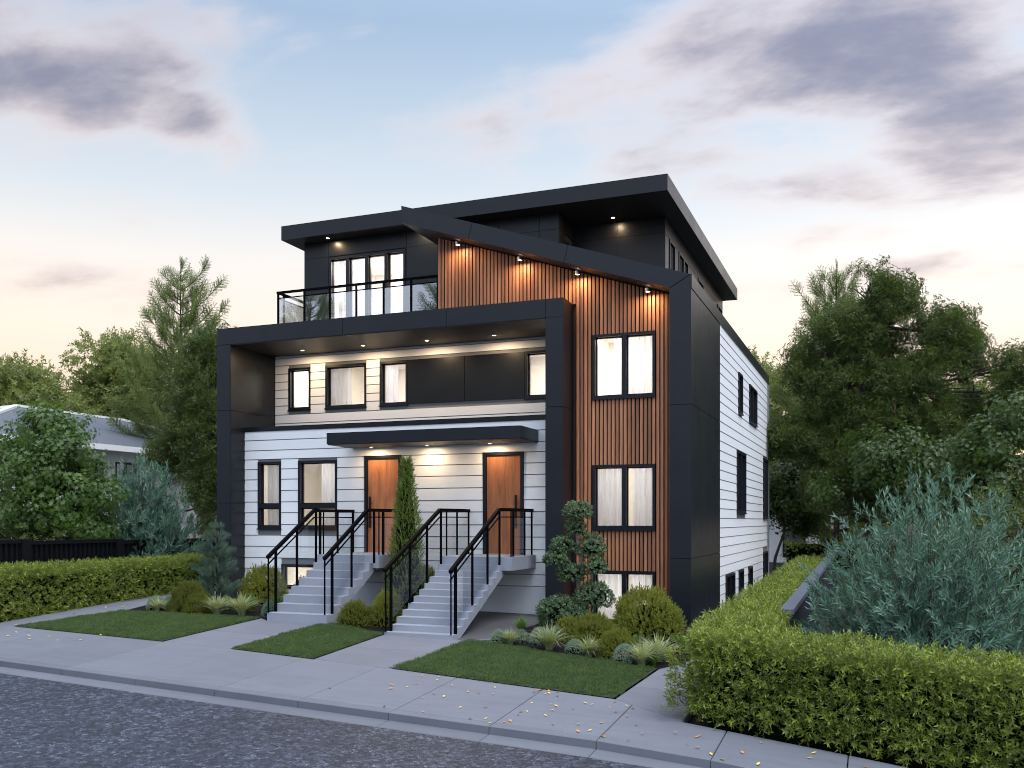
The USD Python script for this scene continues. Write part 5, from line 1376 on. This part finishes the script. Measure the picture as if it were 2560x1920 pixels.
def tree(name, label, loc, lobes, seed, twigs, m, trunk, cat="tree", dens=1.0, group=None, tws=1.0, gap=0.42, freq=1.1, hang=-0.1, trunk_r=0.12, barkm="bark", podm=None, shell=0.55, core=0.0, limb=5):
    """lobes: (x, y, z, rx, ry, rz) round masses of the crown in the tree's own axes; trunk: bend points."""
    r = np.random.default_rng(seed)
    x = thing(name, label, cat, loc, group=group)
    tr = MB(); tk = np.array(trunk, float)
    tr.tube(tk, np.linspace(trunk_r, trunk_r * 0.35, len(tk)), 8)
    T, D = [], []
    for (cx_, cy_, cz_, rx, ry, rz) in lobes:
        c = np.array([cx_, cy_, cz_])
        i = int(np.argmin(np.linalg.norm(tk - (c - [0, 0, rz * 1.1]), axis=1)))
        b = tk[i]; midp = (b + c) / 2 + r.normal(0, 0.12, 3) * rx + [0, 0, -0.1 * rz]
        rr = trunk_r * 0.42
        tr.tube([b, (b + midp) / 2 + r.normal(0, 0.05, 3) * rx, midp, c], [rr, rr * 0.8, rr * 0.6, rr * 0.3], 6, False)
        for _ in range(limb):
            d = r.normal(0, 1, 3); d /= np.linalg.norm(d); e = c + d * [rx, ry, rz] * r.uniform(0.7, 0.98); s0 = midp + (c - midp) * r.random()
            tr.tube([s0, (s0 + e) / 2 + r.normal(0, 0.08, 3) * rx, e], [rr * 0.35, rr * 0.22, rr * 0.08], 4, False)
        vol = rx * ry * rz
        n = int(dens * 430 * (rx * ry + rx * rz + ry * rz) / 3)
        d = r.normal(0, 1, (n, 3)); d /= np.linalg.norm(d, axis=1, keepdims=True)
        k = 1 - shell * r.random(n) ** 1.3
        p = c + d * k[:, None] * [rx, ry, rz] * (1 + (meshkit.noise((c + d * 1.7) * 2.1, seed) - 0.5) * 0.55)[:, None]
        keep = meshkit.fbm(p * freq + 7.3, 3, seed + 5) > gap
        T.append(p[keep]); D.append((d * 0.8 + r.normal(0, 0.5, (n, 3)) + [0, 0, hang])[keep])
    T, D = np.vstack(T), np.vstack(D); n = len(T)
    obj("trunk", tr.mesh(), M[barkm], x)
    scatter("crown", x, twigs, m, T, frames(D, r.uniform(0, 6.28, n)), tws * r.uniform(0.7, 1.3, n), r)
    if podm:
        j = r.choice(n, int(n * 0.03), replace=False)
        scatter("seed_pods", x, [pods(r) for _ in range(2)], M[podm], T[j], frames(np.tile([0, 0, 1.0], (len(j), 1)), r.uniform(0, 6.28, len(j))), r.uniform(0.8, 1.5, len(j)), r)
    return x


r2 = np.random.default_rng(71)
MAPT = [twig_maple(r2) for _ in range(4)]
PINT = [twig_pinnate(r2) for _ in range(4)]
SIMT = [twig_simple(r2) for _ in range(3)]
FART = [twig_simple(r2, 12, 0.34, 0.11, 0.05) for _ in range(3)]
# large dark tree on the right
tree("large_dark_tree", "large dense dark green tree with brown seed pods on the right", (-0.3, 32.1, 0.0),
     [(0.0, 0, 9.5, 0.85, 0.8, 0.85), (0.75, 0, 9.2, 0.8, 0.8, 0.7), (-0.55, 0, 8.6, 0.9, 0.9, 0.8), (0.6, 0, 8.3, 1.0, 1.0, 0.8), (-1.3, 0, 7.7, 1.1, 1.0, 0.9), (0.1, 0.3, 7.4, 1.2, 1.1, 0.9), (-1.9, 0, 6.9, 0.8, 0.8, 0.7), (-0.8, 0, 6.4, 1.2, 1.1, 0.9), (0.9, 0, 6.5, 1.1, 1.0, 0.8),
      (2.3, 0.2, 8.1, 0.85, 0.8, 0.75), (2.7, 0.2, 7.4, 0.8, 0.8, 0.7), (2.1, 0, 6.7, 1.1, 1.0, 0.9), (3.3, 0, 6.1, 1.0, 0.9, 0.8), (4.4, 0, 6.8, 0.75, 0.7, 0.6), (3.9, 0, 5.2, 0.9, 0.8, 0.7),
      (-1.7, 0, 5.0, 1.2, 1.1, 0.8), (-2.6, -0.2, 4.8, 0.75, 0.7, 0.55), (0.3, 0, 5.3, 1.3, 1.2, 0.9), (2.0, 0, 5.2, 1.3, 1.2, 0.9), (-0.5, 0, 4.2, 1.3, 1.1, 0.8), (1.2, 0, 4.1, 1.4, 1.2, 0.8), (2.8, 0, 4.0, 1.2, 1.1, 0.8), (0.9, -0.4, 3.0, 1.5, 1.2, 0.9), (-0.9, -0.3, 3.2, 1.0, 1.0, 0.8), (2.8, 0.2, 2.8, 1.3, 1.1, 1.0)],
     72, PINT, M["darkleaf"], [(0, 0, -0.3), (0.1, 0, 2.0), (-0.1, 0, 4.2), (0.0, 0, 6.2), (0.1, 0, 8.4)], dens=2.3, tws=1.15, gap=0.43, trunk_r=0.20, podm="pod", shell=0.7, freq=0.9, limb=8)
tree("dark_tree", "dark dense tree in front of the tall conifer beside the left edge of the house", (-18.7, 22.6, 0.1),
     [(0.1, 0, 6.9, 0.8, 0.8, 0.9), (0.2, 0, 5.8, 1.15, 1.1, 1.1), (0.9, 0.2, 5.2, 1.0, 1.0, 1.2), (-0.5, 0, 4.9, 1.0, 1.0, 0.8), (0.4, 0, 4.5, 1.3, 1.2, 1.0), (-1.2, 0, 3.95, 0.85, 0.85, 0.55), (0.6, 0, 3.3, 1.1, 1.1, 1.1), (1.5, 0.3, 3.6, 0.9, 1.0, 1.2), (1.4, 0.3, 2.2, 0.8, 0.9, 0.9)],
     73, PINT, M["darkleaf"], [(1.6, 0, -0.3), (1.2, 0, 1.5), (0.5, 0, 3.0), (0.2, 0, 4.6), (0.1, 0, 6.4)], dens=2.1, tws=1.05, gap=0.45, trunk_r=0.13, podm="pod", shell=0.7, limb=7)
tree("maple_tree", "bright green maple behind the black fence at the left edge", (-19.1, 17.3, 0.1),
     [(0.0, 0, 4.1, 0.9, 0.9, 0.65), (-0.55, 0, 3.5, 0.95, 0.9, 0.75), (0.65, 0, 3.4, 0.9, 0.9, 0.7), (0.05, -0.3, 3.0, 1.1, 1.0, 0.7), (-0.9, 0, 2.6, 0.9, 0.9, 0.6), (1.0, 0, 2.55, 0.85, 0.85, 0.6), (0.2, -0.2, 2.1, 1.1, 1.0, 0.55), (1.2, 0.1, 1.75, 0.6, 0.6, 0.4)],
     74, MAPT, M["maple"], [(0, 0, -0.3), (0.05, 0, 1.2), (0.1, 0, 2.2), (0, 0, 3.8)], dens=1.05, tws=1.15, gap=0.45, trunk_r=0.07, hang=0.1, shell=0.75, freq=1.5)
tree("dark_bush", "dark bush below the maple behind the black fence", (-19.6, 17.0, 0.1), [(-0.2, 0, 1.5, 0.9, 0.7, 0.75), (0.9, 0, 1.45, 0.9, 0.7, 0.7), (-1.2, 0, 1.3, 0.8, 0.7, 0.6)], 75, SIMT, M["darkleaf"], [(0, 0, -0.2), (0, 0, 0.6), (0.1, 0, 1.2)], cat="bush", dens=1.6, gap=0.34, trunk_r=0.05)
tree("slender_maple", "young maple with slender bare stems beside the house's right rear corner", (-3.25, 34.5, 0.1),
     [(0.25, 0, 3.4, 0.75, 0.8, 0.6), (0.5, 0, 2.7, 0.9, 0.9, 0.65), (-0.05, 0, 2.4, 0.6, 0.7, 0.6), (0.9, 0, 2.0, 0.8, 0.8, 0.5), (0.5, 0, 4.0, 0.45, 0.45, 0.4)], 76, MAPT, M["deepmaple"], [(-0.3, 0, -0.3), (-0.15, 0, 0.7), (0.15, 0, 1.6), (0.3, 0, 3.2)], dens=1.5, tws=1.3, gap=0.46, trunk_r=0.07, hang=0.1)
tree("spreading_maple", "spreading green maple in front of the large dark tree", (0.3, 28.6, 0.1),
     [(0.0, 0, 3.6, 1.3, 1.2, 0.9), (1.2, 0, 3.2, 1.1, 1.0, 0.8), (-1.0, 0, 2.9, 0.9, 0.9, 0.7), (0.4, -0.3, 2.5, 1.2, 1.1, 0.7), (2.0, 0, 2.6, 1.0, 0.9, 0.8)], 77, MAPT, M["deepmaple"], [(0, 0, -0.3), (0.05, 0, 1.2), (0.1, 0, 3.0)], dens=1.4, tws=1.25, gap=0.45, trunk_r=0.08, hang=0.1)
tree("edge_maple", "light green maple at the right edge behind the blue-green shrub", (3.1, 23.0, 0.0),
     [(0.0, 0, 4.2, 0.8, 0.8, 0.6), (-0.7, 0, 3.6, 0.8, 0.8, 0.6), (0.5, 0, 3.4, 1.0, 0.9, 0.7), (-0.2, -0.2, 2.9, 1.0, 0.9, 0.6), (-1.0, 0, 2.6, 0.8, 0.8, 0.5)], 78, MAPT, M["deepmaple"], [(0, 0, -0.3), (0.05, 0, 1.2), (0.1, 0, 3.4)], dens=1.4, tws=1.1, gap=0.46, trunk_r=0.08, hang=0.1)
tree("edge_branch_tree", "dark tree whose thin hanging branches reach in at the right edge", (6.6, 31.0, 0.0),
     [(-1.6, 0, 6.7, 0.7, 0.6, 0.8), (-1.9, 0, 5.6, 0.5, 0.5, 0.6), (0.6, 0, 7.3, 1.0, 0.9, 1.0), (1.0, 0, 5.6, 1.0, 0.9, 0.9)], 79, PINT, M["darkleaf"], [(0, 0, -0.3), (0, 0, 3), (-0.1, 0, 6)], dens=1.2, tws=1.3, gap=0.44, trunk_r=0.16, podm="pod")
tree("dark_bush", "dense dark bush behind the blue-green shrub at the right edge", (2.4, 19.4, 0.0), [(0, 0, 1.6, 1.1, 0.9, 1.1), (1.0, 0, 1.5, 1.0, 0.9, 1.1), (-0.9, 0.2, 1.2, 0.8, 0.7, 0.8), (1.8, 0, 1.8, 0.9, 0.8, 1.1)], 80, SIMT, M["darkleaf"], [(0, 0, -0.2), (0, 0, 0.6), (0.1, 0, 1.2)], cat="bush", dens=1.7, gap=0.32, trunk_r=0.05)
for lab, loc, lobes, sd in (("airy olive-green tree behind the house at the far left edge", (-35.5, 30.5, 0), [(0, 0, 8.0, 1.9, 1.8, 1.2), (-1.5, 0, 6.9, 1.7, 1.6, 1.1), (1.6, 0, 6.8, 1.8, 1.6, 1.1), (0.2, 0, 6.0, 2.0, 1.8, 1.0)], 81),
                            ("airy olive-green tree with dark forked branches behind the grey roof", (-33.0, 34.2, 0), [(-0.6, 0, 9.6, 1.9, 1.7, 1.2), (1.4, 0, 9.0, 1.9, 1.7, 1.0), (-1.9, 0, 8.1, 1.6, 1.5, 1.0), (0.8, 0, 7.4, 2.2, 1.9, 1.1), (2.6, 0, 7.3, 1.5, 1.4, 1.0)], 82),
                            ("airy olive-green tree behind the tall conifer", (-27.5, 35.5, 0), [(-0.4, 0, 9.2, 1.9, 1.7, 1.2), (1.4, 0, 8.2, 1.7, 1.6, 1.1), (-1.6, 0, 7.6, 1.7, 1.6, 1.1), (0.3, 0, 6.8, 2.1, 1.9, 1.1)], 83),
                            ("low olive-green tree close behind the left neighbour's roof", (-30.0, 36.5, 0), [(0, 0, 6.5, 2.2, 2.0, 1.3), (-2.2, 0, 5.8, 2.0, 1.8, 1.2), (2.3, 0, 5.8, 2.0, 1.8, 1.3)], 84),
                            ("airy olive-green tree behind the large dark tree on the right", (3.6, 46.5, 0), [(-1.4, 0, 6.8, 2.0, 1.8, 1.3), (0.7, 0, 7.2, 1.9, 1.8, 1.3), (-0.2, 0, 5.5, 2.2, 2.0, 1.3), (-2.8, 0, 5.0, 1.9, 1.8, 1.4)], 85),
                            ("pale green tree behind the pale conifer next to the house's rear", (-5.2, 46.0, 0), [(0, 0, 8.6, 1.8, 1.7, 1.5), (0.8, 0, 6.8, 2.2, 2.0, 1.5), (-0.9, 0, 6.4, 1.8, 1.8, 1.4), (1.0, 0, 4.8, 2.2, 2.0, 1.3)], 86)):
    tree("airy_tree", lab, loc, lobes, sd, FART, M["farleaf"], [(0, 0, -0.3), (0.1, 0, 2.2), (-0.2, 0, 4.2), (0.3, 0, 5.6), (0.1, 0, 7.4)], dens=1.25, tws=1.35, gap=0.43, trunk_r=0.17, shell=0.75, freq=0.8, limb=9, hang=-0.4)


# ------------------------------------------------------------------ blue-green shrubs
def oleander(label, loc, R, H, seed, n=420, tws=1.0, name="blue_green_shrub"):
    r = np.random.default_rng(seed)
    x = thing(name, label, "shrub", loc)
    st = MB(); T, D = [], []
    for i in range(n):
        a = r.uniform(0, 6.28); el = math.asin(r.uniform(0.05, 1.0) ** 0.9)
        d = np.array([math.cos(a) * math.cos(el), math.sin(a) * math.cos(el), math.sin(el)])
        L = r.uniform(0.62, 1.05)
        tip = d * [R * L, R * L, H * L] + [0, 0, 0.10]
        b = np.array([math.cos(a) * 0.1 * R, math.sin(a) * 0.1 * R, 0.05])
        q = np.linspace(0, 1, 5)[:, None]
        p = b + (tip - b) * q + np.array([0, 0, 1.0]) * (np.sin(q * 3.14) * -0.10 * R + 0.10 * R * q ** 2)
        if i % 3 == 0: st.tube(p, np.linspace(0.009, 0.003, 5), 4, False)
        for u in (0.55, 0.70, 0.85, 1.0):
            if u < 1 and r.random() < 0.3: continue
            pt = p[0] * 0 + np.array([np.interp(u, q[:, 0], p[:, k]) for k in range(3)])
            dd = (p[-1] - p[-2]); dd /= np.linalg.norm(dd)
            T.append(pt + r.normal(0, 0.04, 3) * R); D.append(dd + r.normal(0, 0.42, 3) + [0, 0, 0.10])
    obj("stem", st.mesh(), M["bark"], x)
    sp = [sprig(18, 0.27, leaf(0.115, 0.022, 0.05, fold=0.5), r, tilt=0.95, tiltend=0.35, stem=0.0025, bend=0.2) for _ in range(4)]
    T, D = np.array(T), np.array(D); m = len(T)
    scatter("foliage", x, sp, M["olean"], T, frames(D, r.uniform(0, 6.28, m)), tws * r.uniform(0.75, 1.25, m), r)
    return x


oleander("big blue-green narrow-leaved shrub behind the front hedge at right", (0.70, 14.5, -0.25), 1.70, 2.42, 91, n=620, tws=1.0)
oleander("blue-green narrow-leaved shrub behind the black fence beside the dark frame", (-17.9, 19.2, 0.2), 1.35, 3.0, 92, n=760, tws=1.15)
oleander("small blue-green shrub leaning along the fence left of the bigger one", (-18.4, 18.3, 0.3), 0.75, 1.9, 93, n=240, tws=0.9)

# ------------------------------------------------------------------ fallen leaves on the pavement
rl = np.random.default_rng(101)
yl = ol = None
def fallen(name, m, label, group, loc, rz):
    x = thing(name, label, "leaf", loc, rz, group)
    v, f = leaf(0.066, 0.034, -0.25, 0.5, 0.5)
    v = np.c_[v[:, 2] - 0.03, v[:, 1], np.abs(v[:, 0]) + 0.004]
    obj("blade", (v, f), M[m], x)
    return x
spots = []
for k_ in range(104):
    t = rl.random()
    if t < 0.70: px = rl.normal(-3.6, 1.6); py = rl.uniform(float(curb_y(px)) + 0.05, float(np.interp(px, fx, fy)) - 0.05)
    elif t < 0.86: px = rl.uniform(-15.9, -12.5); py = rl.uniform(12.3, 13.4)
    elif t < 0.93: px = rl.uniform(-15.9, -15.2); py = rl.uniform(13.4, 15.8)
    else: px = rl.uniform(-2.95, -2.3); py = rl.uniform(11.9, 14.0)
    if px > 1.2: continue
    spots.append((px, py))
for k_, (px, py) in enumerate(spots):
    off = 0.004 if py > curb_y(px) else -0.09
    loc = (px, py, float(ground(px, py)) + off)
    rz = rl.uniform(0, 6.28)
    if k_ % 3:
        if yl is None: yl = fallen("yellow_leaf", "yellowleaf", "small yellow fallen leaf lying on the pavement", "yellow fallen leaves on the pavement", loc, rz)
        else: copy_of(yl, None, loc, rz, rl.uniform(0.7, 1.2), None).SetCustomDataByKey("label", "small yellow fallen leaf lying on the pavement")
    else:
        if ol is None: ol = fallen("orange_leaf", "orangeleaf", "small orange fallen leaf lying on the pavement", "orange fallen leaves on the pavement", loc, rz)
        else: copy_of(ol, None, loc, rz, rl.uniform(0.7, 1.2), None).SetCustomDataByKey("label", "small orange fallen leaf lying on the pavement")
